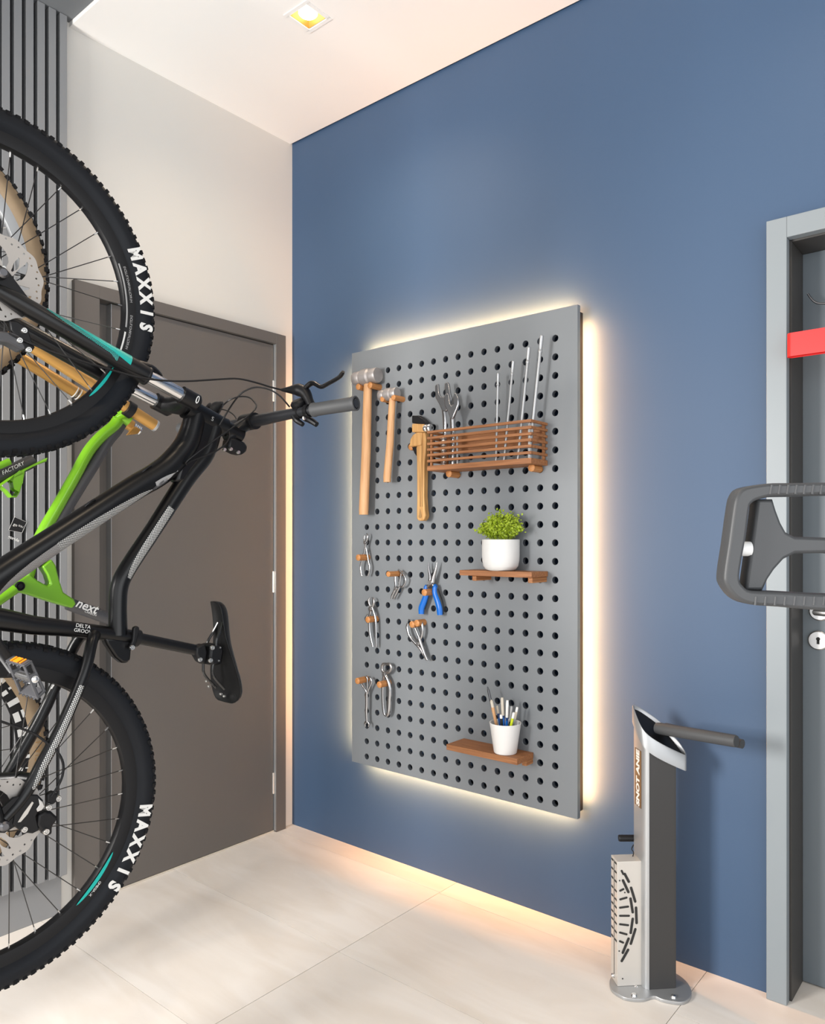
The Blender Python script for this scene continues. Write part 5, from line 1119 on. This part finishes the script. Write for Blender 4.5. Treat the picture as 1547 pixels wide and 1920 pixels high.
# ------------------------------------------------------------------ foreground machine handle, at the right edge
ch_ = R; hd_ = CAM+F*.95
def Hp(px, py, d=0.0): return CAM+ray(px, py)*(.95+d)
mc = thing('exercise_machine', (2.80, -.72, 0), 'dark grey moulded loop handle with ribbed grips in the right foreground, cut by the frame', 'exercise machine')
Q = [(1388, 915), (1430, 908), (1470, 907), (1547, 906), (1640, 905), (1730, 905), (1765, 930), (1768, 1000), (1768, 1080), (1745, 1130), (1700, 1148), (1547, 1144), (1450, 1136), (1400, 1132), (1372, 1120), (1353, 1096), (1350, 1075), (1358, 1020), (1367, 955), (1373, 930)]
I = [(1413, 938), (1440, 932), (1480, 931), (1547, 929), (1640, 929), (1715, 930), (1735, 950), (1738, 1000), (1736, 1070), (1722, 1100), (1690, 1114), (1547, 1113), (1450, 1108), (1400, 1106), (1386, 1098), (1379, 1086), (1381, 1060), (1390, 1010), (1397, 955), (1402, 944)]
Pl = F*.0
def h2(px, py): d = ray(px, py)*.95; return (d.dot(R), d.dot(U))
FM = frame(CAM+F*.95, R, U, -F)
def mh(loops, th, name, m, dz=0, bevel=.0035, par=None, smooth=50):
    Fm = frame(CAM+F*(.95+dz), R, U, -F); return MB().curve([[h2(*q) for q in lp] for lp in loops], th, Fm, bevel=bevel).build(name, m, par or mc, smooth=smooth)
def rnd(Q_, k=3): return [(p.x, p.y) for p in cat_rom([Vector((a, b, 0)) for a, b in Q_], k, closed=True)]
hl = mh([rnd(Q), rnd(I)], .030, 'loop_handle', M['handle'], bevel=.004)
K = [(1419, 936), (1449, 936), (1455, 956), (1464, 980), (1474, 998), (1490, 1006), (1547, 1008), (1650, 1008), (1672, 1000), (1690, 960), (1700, 934), (1728, 934), (1734, 1000), (1732, 1080), (1722, 1108), (1700, 1108), (1680, 1070), (1660, 1048), (1547, 1037), (1490, 1038), (1470, 1048), (1452, 1068), (1440, 1086), (1430, 1107), (1396, 1107), (1404, 1050), (1412, 990)]
mh([K], .024, 'centre_web', M['handle'], dz=.010, bevel=.004)
for j, (x0, x1, ya, yb) in enumerate(((1437, 1545, 909, 929), (1408, 1534, 1115, 1134))):
    nrib = 8; 
    for i in range(nrib+10):
        px = x0+(x1-x0)*i/(nrib-1)
        if px > 1700: break
        a, b = Hp(px, ya+2), Hp(px-3 if j == 0 else px-2, yb-1)
        MB().tube([a-F*.0146, b-F*.0146], .0017, 6).build('grip_rib', M['handle'], hl)
a, b = Hp(1386, 1029, .004), Hp(1403, 1029, .004)
MB().tube([a, b+(b-a)*.2], .0092, 20).build('axle_pin', M['wpl'], mc)
# arm, post and foot outside the frame carry the handle
ee = Hp(1734, 1020, .01)
MB().tube([ee, Vector((2.80, -.80, 1.20)), Vector((2.80, -.72, 1.15))], .018, 16).build('arm', M['handle'], mc)
MB().box(2.765, 2.835, -.755, -.685, .03, 2.1).build('post', M['handle'], mc, bevel=.006)
MB().box(2.62, 3.1, -.80, -.64, .0003, .03).build('foot', M['handle'], mc, bevel=.006)
# red band looped from the machine across the door opening
yb_ = -.085
r0_, r1_ = on(1475, 646, 1, yb_), on(1547, 637, 1, yb_); zt_, zb_ = on(1490, 623, 1, yb_).z, on(1490, 667, 1, yb_).z
th = .0016; xL = r0_.x; lp = []
for i in range(9): an = PI/2+PI*i/8; lp.append((xL+.012+.012*math.cos(an), yb_+.012+.012*math.sin(an)*-1))
path = [(2.79, yb_)]+[(xL+.012-.012*math.sin(PI*i/10), yb_+.012-.012*math.cos(PI*i/10)) for i in range(11)]+[(2.79, yb_+.024)]
mb = MB(); vs = []; n = len(path)
for k_, (x_, y_) in enumerate(path):
    d = Vector((path[min(k_+1, n-1)][0]-path[max(k_-1, 0)][0], path[min(k_+1, n-1)][1]-path[max(k_-1, 0)][1], 0)).normalized(); nn = Vector((d.y, -d.x, 0))
    for s_, z_ in ((-th/2, zb_), (th/2, zb_), (th/2, zt_), (-th/2, zt_)): vs.append(Vector((x_, y_, z_))+nn*s_)
fs = [(k_*4+j, k_*4+(j+1) % 4, (k_+1)*4+(j+1) % 4, (k_+1)*4+j) for k_ in range(n-1) for j in range(4)]+[(3, 2, 1, 0), ((n-1)*4, (n-1)*4+1, (n-1)*4+2, (n-1)*4+3)]
single(mb.add(vs, fs), 'resistance_band', M['red'], (xL, yb_, zb_), 'bright red flat band looped across the grey doorway at the right edge', 'band')
# hook on the right-hand door
yh = .065
hk_ = MB().tube(cat_rom([on(1515, 551, 1, yh), on(1519, 557, 1, yh), on(1525, 564, 1, yh), on(1533, 568.5, 1, yh), on(1547, 569, 1, yh), on(1575, 569, 1, yh), Vector((on(1585, 569, 1, yh).x, .09, on(1585, 569, 1, yh).z)), Vector((on(1587, 569, 1, yh).x, .1195, on(1585, 569, 1, yh).z))], 4), [.0028, .0032], 10)
hx_ = on(1587, 569, 1, yh); hk_.box(hx_.x-.02, hx_.x+.02, .115, .1195, hx_.z-.04, hx_.z+.04)
single(hk_, 'door_hook', M['darksteel'], (hx_.x, .1195, hx_.z), 'grey metal coat hook with upturned end on the grey door', 'hook')
